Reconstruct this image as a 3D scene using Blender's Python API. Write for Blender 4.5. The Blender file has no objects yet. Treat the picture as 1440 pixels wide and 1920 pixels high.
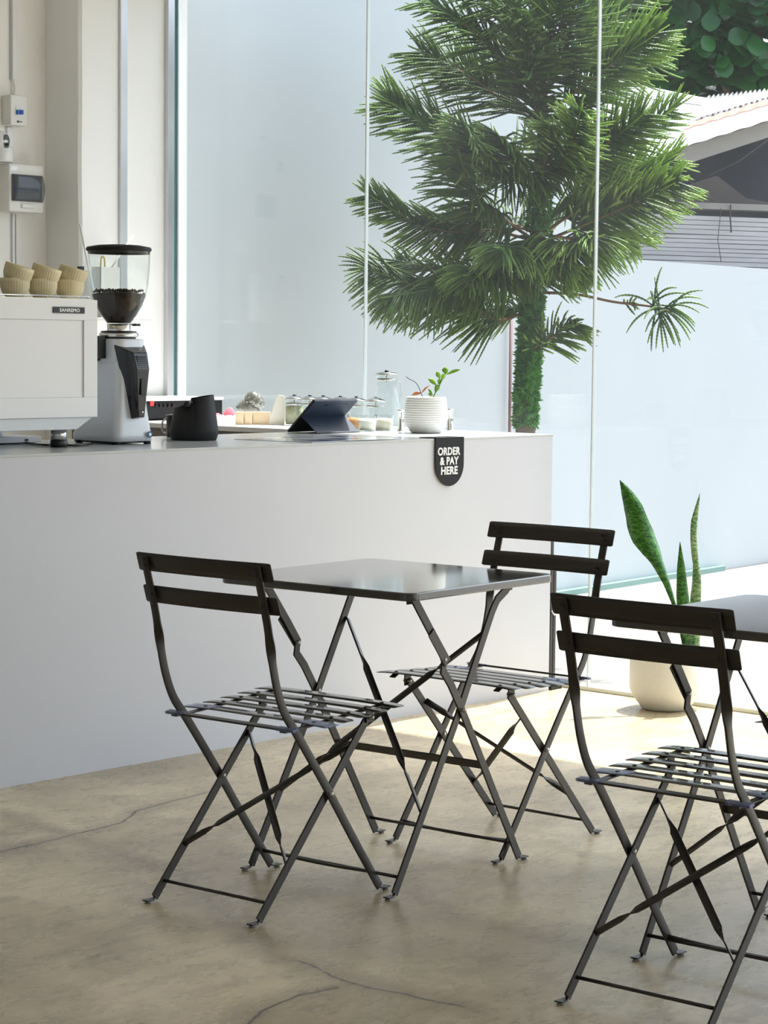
import bpy, math, random
from mathutils import Vector, Matrix
V = Vector
PI = math.pi
sc = bpy.context.scene
COL = sc.collection

# ------------------------------------------------------------------ camera
YAW, PITCH, ROLL, HC = 0.7328, 0.0759, 0.0099, 1.3038
FPX = 4127.5
RGT = V((math.sin(YAW), -math.cos(YAW), 0.0))
FWD = V((math.cos(YAW), math.sin(YAW), 0.0))
_f = FWD * math.cos(PITCH) - V((0, 0, 1)) * math.sin(PITCH)
_u = FWD * math.sin(PITCH) + V((0, 0, 1)) * math.cos(PITCH)
CX = RGT * math.cos(ROLL) + _u * math.sin(ROLL)
CY = -RGT * math.sin(ROLL) + _u * math.cos(ROLL)
CAM = V((0, 0, HC))
cd = bpy.data.cameras.new('camera')
cd.sensor_fit = 'VERTICAL'; cd.sensor_height = 36.0; cd.sensor_width = 27.0
cd.lens = FPX * 36.0 / 1920.0
cd.clip_start = 0.05; cd.clip_end = 200
cam = bpy.data.objects.new('camera', cd); COL.objects.link(cam)
cam.matrix_world = Matrix(((CX.x, CY.x, -_f.x, 0), (CX.y, CY.y, -_f.y, 0), (CX.z, CY.z, -_f.z, HC), (0, 0, 0, 1)))
sc.camera = cam

def ray(u, v):
    return _f + CX * ((u - 720) / FPX) - CY * ((v - 960) / FPX)
def at(u, v, ax, val):
    """the place in the room seen at photo point (u, v) on the plane axis = val"""
    r = ray(u, v); t = (val - CAM[ax]) / r[ax]
    return CAM + r * t
def atd(u, v, d):
    """the same at horizontal distance d along the view"""
    r = ray(u, v); t = d / r.dot(FWD)
    return CAM + r * t

# ------------------------------------------------------------------ materials
def mat(name, col, rough=0.5, metal=0.0, spec=0.5, var=0.0, vscale=8.0, bump=0.0, bscale=60.0,
        trans=0.0, coat=0.0, sss=None, alpha=None, stretch=None):
    m = bpy.data.materials.new(name); m.use_nodes = True
    nt = m.node_tree; N = nt.nodes; L = nt.links
    b = N['Principled BSDF']
    b.inputs['Base Color'].default_value = (*col, 1)
    b.inputs['Roughness'].default_value = rough
    b.inputs['Metallic'].default_value = metal
    b.inputs['Specular IOR Level'].default_value = spec
    b.inputs['Transmission Weight'].default_value = trans
    b.inputs['Coat Weight'].default_value = coat
    if alpha is not None: b.inputs['Alpha'].default_value = alpha
    tc = N.new('ShaderNodeTexCoord'); src = tc.outputs['Object']
    if stretch:
        mp = N.new('ShaderNodeMapping'); mp.inputs['Scale'].default_value = stretch
        L.new(src, mp.inputs['Vector']); src = mp.outputs['Vector']
    nz = N.new('ShaderNodeTexNoise'); nz.inputs['Scale'].default_value = vscale; nz.inputs['Detail'].default_value = 4
    L.new(src, nz.inputs['Vector'])
    mx = N.new('ShaderNodeMix'); mx.data_type = 'RGBA'
    mx.inputs[6].default_value = (*[c * (1 - var) for c in col], 1)
    mx.inputs[7].default_value = (*[min(1, c * (1 + var)) for c in col], 1)
    L.new(nz.outputs['Fac'], mx.inputs[0]); L.new(mx.outputs[2], b.inputs['Base Color'])
    if bump > 0:
        n2 = N.new('ShaderNodeTexNoise'); n2.inputs['Scale'].default_value = bscale; n2.inputs['Detail'].default_value = 3
        L.new(src, n2.inputs['Vector'])
        bp = N.new('ShaderNodeBump'); bp.inputs['Strength'].default_value = bump; bp.inputs['Distance'].default_value = 0.002
        L.new(n2.outputs['Fac'], bp.inputs['Height']); L.new(bp.outputs['Normal'], b.inputs['Normal'])
    return m

def thin_glass(name, tint=(0.96, 0.98, 0.97), edge=0.35, rough=0.0, ior=1.45, dust=0.0):
    m = bpy.data.materials.new(name); m.use_nodes = True
    nt = m.node_tree; N = nt.nodes; L = nt.links
    for n in list(N):
        if n.type != 'OUTPUT_MATERIAL': N.remove(n)
    out = [n for n in N if n.type == 'OUTPUT_MATERIAL'][0]
    tr = N.new('ShaderNodeBsdfTransparent'); tr.inputs[0].default_value = (*tint, 1)
    gl = N.new('ShaderNodeBsdfGlossy'); gl.inputs['Roughness'].default_value = rough
    gl.inputs[0].default_value = (0.95, 0.97, 0.97, 1)
    fr = N.new('ShaderNodeFresnel')
    ge = N.new('ShaderNodeNewGeometry'); mi = N.new('ShaderNodeMix'); mi.inputs[2].default_value = ior; mi.inputs[3].default_value = 1.0 / ior
    L.new(ge.outputs['Backfacing'], mi.inputs[0]); L.new(mi.outputs[0], fr.inputs[0])
    mx = N.new('ShaderNodeMixShader')
    L.new(fr.outputs[0], mx.inputs[0]); L.new(tr.outputs[0], mx.inputs[1]); L.new(gl.outputs[0], mx.inputs[2])
    last = mx
    if dust > 0:
        df = N.new('ShaderNodeBsdfTranslucent'); df.inputs[0].default_value = (0.9, 0.95, 0.97, 1)
        tc = N.new('ShaderNodeTexCoord'); nz = N.new('ShaderNodeTexNoise'); nz.inputs['Scale'].default_value = 1.5
        L.new(tc.outputs['Object'], nz.inputs['Vector'])
        ml = N.new('ShaderNodeMath'); ml.operation = 'MULTIPLY'; ml.inputs[1].default_value = dust * 2
        L.new(nz.outputs['Fac'], ml.inputs[0])
        m2 = N.new('ShaderNodeMixShader'); L.new(ml.outputs[0], m2.inputs[0])
        L.new(mx.outputs[0], m2.inputs[1]); L.new(df.outputs[0], m2.inputs[2]); last = m2
    L.new(last.outputs[0], out.inputs[0])
    return m

def leaf_mat(name, c1, c2, rough=0.45, trans=0.35, scale=30.0, attr=None, c3=None, spec=0.4, wave=False):
    m = bpy.data.materials.new(name); m.use_nodes = True
    nt = m.node_tree; N = nt.nodes; L = nt.links
    b = N['Principled BSDF']; out = [n for n in N if n.type == 'OUTPUT_MATERIAL'][0]
    b.inputs['Roughness'].default_value = rough; b.inputs['Specular IOR Level'].default_value = spec
    tc = N.new('ShaderNodeTexCoord')
    nz = N.new('ShaderNodeTexNoise'); nz.inputs['Scale'].default_value = scale; nz.inputs['Detail'].default_value = 3
    src = tc.outputs['Object']
    if wave:
        mp = N.new('ShaderNodeMapping'); mp.inputs['Scale'].default_value = (0.55, 0.55, 1.7)
        L.new(src, mp.inputs['Vector']); src = mp.outputs['Vector']
        nz.inputs['Distortion'].default_value = 1.2
    L.new(src, nz.inputs['Vector'])
    cr = N.new('ShaderNodeValToRGB')
    cr.color_ramp.elements[0].position = 0.38 if not wave else 0.47; cr.color_ramp.elements[0].color = (*c1, 1)
    cr.color_ramp.elements[1].position = 0.62 if not wave else 0.53; cr.color_ramp.elements[1].color = (*c2, 1)
    L.new(nz.outputs['Fac'], cr.inputs[0]); cout = cr.outputs[0]
    if attr:
        a = N.new('ShaderNodeAttribute'); a.attribute_name = attr
        mx = N.new('ShaderNodeMix'); mx.data_type = 'RGBA'
        L.new(a.outputs['Fac'], mx.inputs[0]); L.new(cout, mx.inputs[6]); mx.inputs[7].default_value = (*c3, 1)
        cout = mx.outputs[2]
    L.new(cout, b.inputs['Base Color'])
    tl = N.new('ShaderNodeBsdfTranslucent'); L.new(cout, tl.inputs[0])
    ms = N.new('ShaderNodeMixShader'); ms.inputs[0].default_value = trans
    L.new(b.outputs[0], ms.inputs[1]); L.new(tl.outputs[0], ms.inputs[2]); L.new(ms.outputs[0], out.inputs[0])
    return m

M = {}
M['frame'] = mat('dark_powder_coat', (0.032, 0.026, 0.022), 0.36, 0.0, 0.55, 0.15, 30, 0.15, 400)
M['tabletop'] = mat('table_powder_coat', (0.036, 0.032, 0.029), 0.09, 0.0, 0.9, 0.1, 12, 0.0, 300, coat=0.8)
M['tabletop'].node_tree.nodes['Principled BSDF'].inputs['Coat Roughness'].default_value = 0.06
M['slat'] = mat('slat_powder_coat', (0.040, 0.035, 0.032), 0.22, 0.0, 0.8, 0.1, 12, coat=0.5)
M['bolt'] = mat('bolt_steel', (0.45, 0.43, 0.40), 0.3, 1.0)
M['rivet'] = mat('dark_rivet', (0.02, 0.018, 0.018), 0.5)
M['film'] = mat('blue_protective_film', (0.26, 0.31, 0.60), 0.2, 0, 0.7, 0.3, 60, alpha=0.5)
M['glide'] = mat('grey_glide', (0.25, 0.24, 0.23), 0.5)
M['counter'] = mat('counter_paint', (0.635, 0.65, 0.705), 0.55, 0, 0.3, 0.025, 3.0, 0.05, 120)
M['countertop'] = mat('counter_top_laminate', (0.56, 0.58, 0.59), 0.16, 0, 0.5, 0.03, 4.0)
M['shade_edge'] = mat('return_panel_shade', (0.20, 0.18, 0.18), 0.6)  # inner side lies in shade; that shade is put into this dark colour
M['cream_wall'] = mat('cream_wall_paint', (0.93, 0.91, 0.865), 0.75, 0, 0.2, 0.04, 2.5, 0.1, 40)
M['white_paint'] = mat('white_plaster', (0.94, 0.935, 0.91), 0.7, 0, 0.2, 0.03, 2.0, 0.12, 30)
M['blue_wall'] = mat('pale_blue_wall_paint', (0.50, 0.535, 0.55), 0.85, 0, 0.15, 0.035, 1.3, 0.15, 25)
M['teal'] = mat('teal_paint', (0.20, 0.32, 0.29), 0.8, 0, 0.2, 0.12, 8)
M['alu'] = mat('aluminium', (0.62, 0.63, 0.65), 0.35, 0.8, 0.5, 0.05, 10)
M['rail'] = mat('painted_floor_rail', (0.62, 0.63, 0.58), 0.5, 0.1, 0.4, 0.08, 12)
M['silicone'] = mat('white_silicone', (0.62, 0.66, 0.66), 0.4)
M['glassedge'] = mat('green_glass_edge', (0.10, 0.26, 0.27), 0.15, 0, 0.8)
M['pane'] = thin_glass('window_glass', (0.965, 0.985, 0.98), ior=1.30, dust=0.006)
M['glass'] = thin_glass('jar_glass', (0.93, 0.955, 0.95), ior=1.5)
M['chrome'] = mat('chrome', (0.66, 0.66, 0.65), 0.10, 1.0)
M['steel'] = mat('brushed_steel', (0.55, 0.54, 0.52), 0.3, 1.0, 0.5, 0.1, 40)
M['etched'] = mat('grey_etched_glass', (0.22, 0.22, 0.19), 0.25, 0.3, 0.7, 0.6, 70)
M['black'] = mat('black_plastic', (0.012, 0.012, 0.014), 0.35, 0, 0.5)
M['dark_vent'] = mat('dark_vent_fin', (0.05, 0.05, 0.055), 0.25, 0, 0.6)
M['black_matte'] = mat('matte_black', (0.010, 0.0105, 0.012), 0.6, 0, 0.3, 0.1, 20, 0.1, 300)
M['black_gloss'] = mat('black_gloss', (0.008, 0.008, 0.010), 0.12, 0, 0.6)
M['white_enamel'] = mat('white_enamel', (0.86, 0.865, 0.88), 0.35, 0, 0.5, 0.01)
M['silver_paint'] = mat('silver_white_paint', (0.62, 0.64, 0.67), 0.3, 0.15, 0.5, 0.02)
M['white_plastic'] = mat('white_plastic', (0.80, 0.79, 0.75), 0.4, 0, 0.4)
M['smoke'] = mat('smoked_lid', (0.10, 0.12, 0.14), 0.12, 0, 0.6, alpha=0.5)
M['blue_switch'] = mat('blue_switch', (0.03, 0.12, 0.50), 0.4)
M['text_white'] = mat('white_lettering', (0.86, 0.87, 0.88), 0.5)
M['cup'] = mat('cream_ceramic', (0.80, 0.70, 0.46), 0.5, 0, 0.4, 0.12, 30, 0.2, 200)
M['cup_in'] = mat('tan_glaze', (0.55, 0.40, 0.18), 0.4, 0, 0.5, 0.2, 20)
M['beans'] = mat('roasted_beans', (0.018, 0.009, 0.006), 0.6, 0, 0.25, 0.4, 90)
M['wood'] = mat('pale_wood', (0.80, 0.63, 0.42), 0.5, 0, 0.4, 0.12, 10, stretch=(1, 1, 12))
M['paper'] = mat('filter_paper', (0.82, 0.80, 0.70), 0.8, 0, 0.2, 0.08, 40, stretch=(1, 1, 8))
M['cloth'] = mat('white_cloth', (0.88, 0.88, 0.87), 0.9, 0, 0.1, 0.05, 30, 0.4, 80)
M['pink'] = mat('pink_cloth', (0.85, 0.22, 0.28), 0.85, 0, 0.1, 0.15, 30)
M['menu'] = mat('laminated_menu', (0.80, 0.83, 0.88), 0.08, 0, 0.6, 0.04, 9)
M['menu_print'] = mat('menu_print', (0.07, 0.09, 0.16), 0.1, 0, 0.6, 0.8, 18)
M['caramel'] = mat('caramel_sugar', (0.58, 0.26, 0.06), 0.5, 0, 0.4, 0.2, 60)
M['cream'] = mat('white_sugar', (0.85, 0.83, 0.76), 0.6, 0, 0.3, 0.04, 60)
M['oats'] = mat('pale_beige_powder', (0.76, 0.70, 0.58), 0.7, 0, 0.3, 0.06, 60)
M['tea'] = mat('dry_green_leaves', (0.50, 0.50, 0.33), 0.8, 0, 0.2, 0.35, 90)
M['blue_case'] = mat('dark_blue_case', (0.018, 0.030, 0.055), 0.5, 0, 0.4, 0.15, 20, 0.1, 300)
M['red'] = mat('red_switch', (0.75, 0.06, 0.05), 0.3)
M['badge'] = mat('blue_badge', (0.05, 0.16, 0.32), 0.3)
M['ribpot'] = mat('glazed_ribbed_pot', (0.80, 0.79, 0.75), 0.4, 0, 0.4, 0.03)
M['soil'] = mat('potting_soil', (0.06, 0.045, 0.03), 0.9, 0, 0.1, 0.3, 80, 0.6, 120)
M['stonepot'] = mat('speckled_stone_pot', (0.74, 0.72, 0.66), 0.65, 0, 0.3, 0.06, 70, 0.1, 200)
M['stem'] = mat('dark_stem', (0.07, 0.06, 0.045), 0.6)
M['zz'] = leaf_mat('zz_leaf', (0.16, 0.33, 0.05), (0.30, 0.52, 0.06), 0.3, 0.4, 25)
M['dryleaf'] = leaf_mat('dry_leaf', (0.55, 0.20, 0.07), (0.70, 0.38, 0.18), 0.5, 0.4, 40)
M['snake'] = leaf_mat('snake_plant_leaf', (0.010, 0.070, 0.008), (0.06, 0.19, 0.025), 0.28, 0.15, 95, wave=True)
M['snake2'] = leaf_mat('pale_snake_plant_leaf', (0.06, 0.17, 0.05), (0.30, 0.42, 0.20), 0.3, 0.12, 95, wave=True)
M['needle'] = leaf_mat('pine_needles', (0.014, 0.055, 0.007), (0.040, 0.120, 0.013), 0.5, 0.25, 9, 'tip', (0.36, 0.55, 0.09))
M['ivy'] = leaf_mat('trunk_cover_leaves', (0.02, 0.13, 0.02), (0.12, 0.36, 0.05), 0.5, 0.3, 30)
M['bark'] = mat('pine_bark', (0.12, 0.08, 0.05), 0.85, 0, 0.2, 0.35, 25, 0.8, 60)
M['twig'] = mat('brown_branch', (0.20, 0.115, 0.06), 0.8, 0, 0.2, 0.3, 30, 0.5, 90)
M['almond'] = leaf_mat('broad_leaf', (0.010, 0.055, 0.018), (0.028, 0.15, 0.025), 0.3, 0.28, 1.6)
M['louver'] = mat('grey_board', (0.46, 0.435, 0.43), 0.85, 0, 0.2, 0.22, 3.0, 0.5, 40, stretch=(1, 1, 6))
M['timber'] = mat('grey_timber', (0.27, 0.25, 0.225), 0.85, 0, 0.2, 0.2, 5, 0.4, 40)
M['zinc'] = mat('weathered_zinc', (0.72, 0.72, 0.74), 0.5, 0.2, 0.4, 0.15, 5)
M['old_zinc'] = mat('grey_zinc', (0.34, 0.34, 0.37), 0.6, 0.1, 0.3, 0.4, 6)
M['rust'] = mat('rusty_zinc', (0.36, 0.17, 0.13), 0.7, 0.1, 0.3, 0.3, 7)
M['dark_in'] = mat('painted_shed_shade', (0.035, 0.037, 0.045), 0.8, 0, 0.2, 0.5, 1.5)  # near-black colour stands in for the shade inside the shed
M['tarp'] = mat('brown_grey_net', (0.12, 0.105, 0.10), 0.85, 0, 0.2, 0.3, 3)
M['pvc'] = mat('white_pvc', (0.84, 0.85, 0.86), 0.45)
M['pipe'] = mat('brown_pipe', (0.17, 0.08, 0.07), 0.5)
M['camera_white'] = mat('glossy_white', (0.84, 0.84, 0.83), 0.25)
M['yellow'] = mat('yellow_clip', (0.70, 0.55, 0.12), 0.4)
M['ceil'] = mat('ceiling_paint', (0.80, 0.79, 0.77), 0.8, 0, 0.2, 0.02)

# polished concrete with cracks and stains
def concrete(name, base, dark, light, cracks, gloss, stainamt):
    m = bpy.data.materials.new(name); m.use_nodes = True
    nt = m.node_tree; N = nt.nodes; L = nt.links
    b = N['Principled BSDF']
    tc = N.new('ShaderNodeTexCoord'); P = tc.outputs['Object']
    def noise(scale, det=6, dist=0.0, vec=None, rough=0.55):
        n = N.new('ShaderNodeTexNoise'); n.inputs['Scale'].default_value = scale; n.inputs['Detail'].default_value = det
        n.inputs['Distortion'].default_value = dist; n.inputs['Roughness'].default_value = rough
        L.new(vec or P, n.inputs['Vector']); return n
    def ramp(src, p0, c0, p1, c1):
        r = N.new('ShaderNodeValToRGB'); e = r.color_ramp.elements
        e[0].position = p0; e[0].color = (*c0, 1); e[1].position = p1; e[1].color = (*c1, 1)
        L.new(src, r.inputs[0]); return r.outputs[0]
    def mix(fac, a, bb, mode='MIX'):
        x = N.new('ShaderNodeMix'); x.data_type = 'RGBA'; x.blend_type = mode
        if isinstance(fac, float): x.inputs[0].default_value = fac
        else: L.new(fac, x.inputs[0])
        for s, i in ((a, 6), (bb, 7)):
            if isinstance(s, tuple): x.inputs[i].default_value = (*s, 1)
            else: L.new(s, x.inputs[i])
        return x.outputs[2]
    mp = N.new('ShaderNodeMapping'); mp.inputs['Rotation'].default_value = (0, 0, -0.84); mp.inputs['Scale'].default_value = (1, 2.6, 1)
    L.new(P, mp.inputs['Vector']); S = mp.outputs['Vector']
    n1 = noise(1.7, 10, 0.25, None, 0.62); n2 = noise(6.0, 9, 0.3, S, 0.68); n3 = noise(0.8, 4, 0.5); n4 = noise(40, 6)
    c = ramp(n1.outputs['Fac'], 0.38, dark, 0.62, light)
    c = mix(0.30, c, ramp(n2.outputs['Fac'], 0.36, dark, 0.62, light))
    st = ramp(n3.outputs['Fac'], 0.44, (0, 0, 0), 0.64, (stainamt,) * 3)
    c = mix(st, c, tuple(x * 0.62 for x in base))
    c = mix(0.16, c, ramp(n4.outputs['Fac'], 0.35, dark, 0.7, light))
    if cracks:
        nd = noise(6.0, 5, 0.0); nd2 = noise(6.0, 5, 0.0)
        vm = N.new('ShaderNodeVectorMath'); vm.operation = 'SCALE'; vm.inputs['Scale'].default_value = 0.05
        sb = N.new('ShaderNodeVectorMath'); sb.operation = 'SUBTRACT'; sb.inputs[1].default_value = (0.5, 0.5, 0.5)
        L.new(nd.outputs['Color'], sb.inputs[0]); L.new(sb.outputs[0], vm.inputs[0])
        ad = N.new('ShaderNodeVectorMath'); ad.operation = 'ADD'; L.new(P, ad.inputs[0]); L.new(vm.outputs[0], ad.inputs[1])
        sp = N.new('ShaderNodeSeparateXYZ'); L.new(ad.outputs[0], sp.inputs[0])
        def mth(op, a, bb=None, cl=False):
            x = N.new('ShaderNodeMath'); x.operation = op; x.use_clamp = cl
            for s, i in ((a, 0), (bb, 1)):
                if s is None: continue
                if isinstance(s, (float, int)): x.inputs[i].default_value = s
                else: L.new(s, x.inputs[i])
            return x.outputs[0]
        thin = None; broad = None
        for (pts, kind) in cracks:
            for (x0, y0), (x1, y1) in zip(pts[:-1], pts[1:]):
                dx, dy = x1 - x0, y1 - y0; l2 = dx * dx + dy * dy
                ax_ = mth('SUBTRACT', sp.outputs[0], x0); ay_ = mth('SUBTRACT', sp.outputs[1], y0)
                h = mth('ADD', mth('MULTIPLY', ax_, dx / l2), mth('MULTIPLY', ay_, dy / l2), True)
                ex = mth('SUBTRACT', ax_, mth('MULTIPLY', h, dx)); ey = mth('SUBTRACT', ay_, mth('MULTIPLY', h, dy))
                d = mth('SQRT', mth('ADD', mth('MULTIPLY', ex, ex), mth('MULTIPLY', ey, ey)))
                if kind == 't': thin = d if thin is None else mth('MINIMUM', thin, d)
                broad = d if broad is None else mth('MINIMUM', broad, d)
        bf = N.new('ShaderNodeMapRange'); bf.inputs[1].default_value = 0.0; bf.inputs[2].default_value = 0.07
        bf.inputs[3].default_value = 0.5; bf.inputs[4].default_value = 0.0
        L.new(broad, bf.inputs[0])
        bm = mth('MULTIPLY', bf.outputs[0], mth('MULTIPLY', noise(2.6, 4).outputs['Fac'], 1.6))
        c = mix(bm, c, (0.16, 0.11, 0.06))
        tf = N.new('ShaderNodeMapRange'); tf.inputs[1].default_value = 0.0018; tf.inputs[2].default_value = 0.0060
        tf.inputs[3].default_value = 0.8; tf.inputs[4].default_value = 0.0
        L.new(thin, tf.inputs[0]); c = mix(tf.outputs[0], c, (0.05, 0.035, 0.025))
    L.new(c, b.inputs['Base Color'])
    rr = N.new('ShaderNodeMapRange'); rr.inputs[3].default_value = gloss; rr.inputs[4].default_value = gloss + 0.22
    L.new(n2.outputs['Fac'], rr.inputs[0]); L.new(rr.outputs[0], b.inputs['Roughness'])
    b.inputs['Specular IOR Level'].default_value = 0.45
    bp = N.new('ShaderNodeBump'); bp.inputs['Strength'].default_value = 0.12; bp.inputs['Distance'].default_value = 0.004
    L.new(n2.outputs['Fac'], bp.inputs['Height']); L.new(bp.outputs['Normal'], b.inputs['Normal'])
    return m

def fl(pts):
    return [tuple(at(u, v, 2, 0.0)[:2]) for u, v in pts]
CRACKS = [(fl([(-60, 1610), (60, 1585), (150, 1563), (215, 1545), (262, 1520), (330, 1500), (385, 1487)]), 't'),
          (fl([(465, 1925), (500, 1890), (560, 1866), (635, 1852)]), 't'),
          (fl([(560, 1803), (640, 1838), (745, 1864), (860, 1887)]), 't'),
          (fl([(-40, 1520), (120, 1560), (330, 1640), (520, 1790), (680, 1838), (840, 1880), (1010, 1935)]), 'b'),
          (fl([(760, 1670), (900, 1735), (1060, 1765), (1240, 1800)]), 'b')]
M['floor'] = concrete('polished_concrete', (0.44, 0.355, 0.215), (0.285, 0.224, 0.132), (0.80, 0.68, 0.46), CRACKS, 0.17, 0.7)
M['ground'] = concrete('yard_concrete', (0.26, 0.24, 0.21), (0.13, 0.115, 0.10), (0.36, 0.34, 0.305), None, 0.7, 0.3)

# ------------------------------------------------------------------ mesh builder
class MB:
    def __init__(s, xf=None):
        s.v = []; s.f = []; s.sm = []; s.mi = []; s.xf = xf or Matrix.Identity(4); s.cur = 0; s.attr = None
    def _add(s, vs, fs, smooth=False):
        o = len(s.v)
        s.v += [tuple(s.xf @ V(p)) for p in vs]
        s.f += [tuple(i + o for i in f) for f in fs]
        s.sm += [smooth] * len(fs); s.mi += [s.cur] * len(fs)
        return s
    def box(s, a, b):
        (x0, y0, z0), (x1, y1, z1) = a, b
        x0, x1 = min(x0, x1), max(x0, x1); y0, y1 = min(y0, y1), max(y0, y1); z0, z1 = min(z0, z1), max(z0, z1)
        return s._add([(x0, y0, z0), (x1, y0, z0), (x1, y1, z0), (x0, y1, z0), (x0, y0, z1), (x1, y0, z1), (x1, y1, z1), (x0, y1, z1)],
                      [(0, 3, 2, 1), (4, 5, 6, 7), (0, 1, 5, 4), (1, 2, 6, 5), (2, 3, 7, 6), (3, 0, 4, 7)])
    def lathe(s, prof, n=32, c=(0, 0, 0), rmod=None, zmod=None, smooth=True, cap0=False, cap1=False):
        vs = []
        for i, (r, z) in enumerate(prof):
            for k in range(n):
                a = 2 * PI * k / n
                rr = r * (rmod(a, i, z) if rmod else 1); zz = z + (zmod(a, i, z) if zmod else 0)
                vs.append((c[0] + rr * math.cos(a), c[1] + rr * math.sin(a), c[2] + zz))
        fs = [(i * n + k, i * n + (k + 1) % n, (i + 1) * n + (k + 1) % n, (i + 1) * n + k) for i in range(len(prof) - 1) for k in range(n)]
        if cap0: fs.append(tuple(reversed(range(n))))
        if cap1: fs.append(tuple((len(prof) - 1) * n + k for k in range(n)))
        return s._add(vs, fs, smooth)
    def tube(s, pts, r, n=8, smooth=True, caps=True, radii=None):
        pts = [V(p) for p in pts]; vs = []
        t0 = (pts[1] - pts[0]).normalized()
        a = V((0, 0, 1)) if abs(t0.z) < 0.9 else V((1, 0, 0))
        nx = t0.cross(a).normalized()
        for i, p in enumerate(pts):
            t = (pts[min(i + 1, len(pts) - 1)] - pts[max(i - 1, 0)]).normalized()
            nx = (nx - t * nx.dot(t)).normalized(); ny = t.cross(nx)
            rr = radii[i] if radii else r
            for k in range(n):
                an = 2 * PI * k / n
                vs.append(p + nx * (rr * math.cos(an)) + ny * (rr * math.sin(an)))
        m = len(pts)
        fs = [(i * n + k, i * n + (k + 1) % n, (i + 1) * n + (k + 1) % n, (i + 1) * n + k) for i in range(m - 1) for k in range(n)]
        if caps: fs += [tuple(reversed(range(n))), tuple((m - 1) * n + k for k in range(n))]
        return s._add(vs, fs, smooth)
    def strip(s, pts, wv, w, t, smooth=False):
        """a flat bar through pts; wv = its width direction at each point, w wide, t thick"""
        pts = [V(p) for p in pts]; vs = []
        for i, p in enumerate(pts):
            tg = (pts[min(i + 1, len(pts) - 1)] - pts[max(i - 1, 0)]).normalized()
            a = V(wv[i] if isinstance(wv, list) else wv); a = (a - tg * a.dot(tg)).normalized()
            b = tg.cross(a)
            ww = w[i] if isinstance(w, list) else w
            for sx, sy in ((-1, -1), (1, -1), (1, 1), (-1, 1)):
                vs.append(p + a * (sx * ww / 2) + b * (sy * t / 2))
        m = len(pts)
        fs = [(i * 4 + k, i * 4 + (k + 1) % 4, (i + 1) * 4 + (k + 1) % 4, (i + 1) * 4 + k) for i in range(m - 1) for k in range(4)]
        fs += [(3, 2, 1, 0), tuple((m - 1) * 4 + k for k in range(4))]
        return s._add(vs, fs, smooth)
    def prism(s, poly, o, ux, uy, d):
        """polygon (list of 2D) in plane o + ux*a + uy*b, extruded by vector d"""
        o, ux, uy, d = V(o), V(ux), V(uy), V(d); n = len(poly)
        vs = [o + ux * a + uy * b for a, b in poly]; vs += [p + d for p in vs]
        fs = [tuple(reversed(range(n))), tuple(range(n, 2 * n))] + [(k, (k + 1) % n, n + (k + 1) % n, n + k) for k in range(n)]
        return s._add(vs, fs)
    def grid(s, fn, nu, nv, smooth=True):
        vs = [fn(i / nu, j / nv) for i in range(nu + 1) for j in range(nv + 1)]
        fs = [(i * (nv + 1) + j, (i + 1) * (nv + 1) + j, (i + 1) * (nv + 1) + j + 1, i * (nv + 1) + j + 1) for i in range(nu) for j in range(nv)]
        return s._add(vs, fs, smooth)
    def build(s, name, mats, parent=None, bevel=0.0, solid=0.0, off=None, seg=2):
        me = bpy.data.meshes.new(name)
        vs = s.v if off is None else [tuple(V(p) - V(off)) for p in s.v]
        me.from_pydata(vs, [], s.f)
        for k in (mats if isinstance(mats, (list, tuple)) else [mats]): me.materials.append(M[k])
        me.polygons.foreach_set('use_smooth', s.sm); me.polygons.foreach_set('material_index', s.mi)
        if s.attr:
            at_ = me.attributes.new('tip', 'FLOAT', 'POINT'); at_.data.foreach_set('value', s.attr)
        me.update()
        o = bpy.data.objects.new(name, me); COL.objects.link(o)
        if parent is not None: o.parent = parent
        if solid:
            q = o.modifiers.new('thickness', 'SOLIDIFY'); q.thickness = solid; q.offset = 0
        if bevel:
            q = o.modifiers.new('bevel', 'BEVEL'); q.width = bevel; q.segments = seg; q.limit_method = 'ANGLE'; q.angle_limit = math.radians(40)
        return o

def thing(name, label, cat, loc=(0, 0, 0), rz=0.0, group=None):
    o = bpy.data.objects.new(name, None); COL.objects.link(o)
    o.location = loc; o.rotation_euler = (0, 0, rz); o.empty_display_size = 0.05
    return tag(o, label, cat, group)
def tag(o, label, cat, group=None):
    o['label'] = label; o['category'] = cat
    if group: o['group'] = group
    return o
def struct(o, label=None):
    o['kind'] = 'structure'
    if label: o['label'] = label
    return o
def dup(root, loc, rz, label, group=None):
    r = root.copy(); COL.objects.link(r); r.location = loc; r.rotation_euler = (0, 0, rz)
    r['label'] = label
    if group: r['group'] = group
    for ch in list(root.children):
        c = ch.copy(); COL.objects.link(c); c.parent = r
        for g in ch.children:
            d = g.copy(); COL.objects.link(d); d.parent = c
    return r

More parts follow.
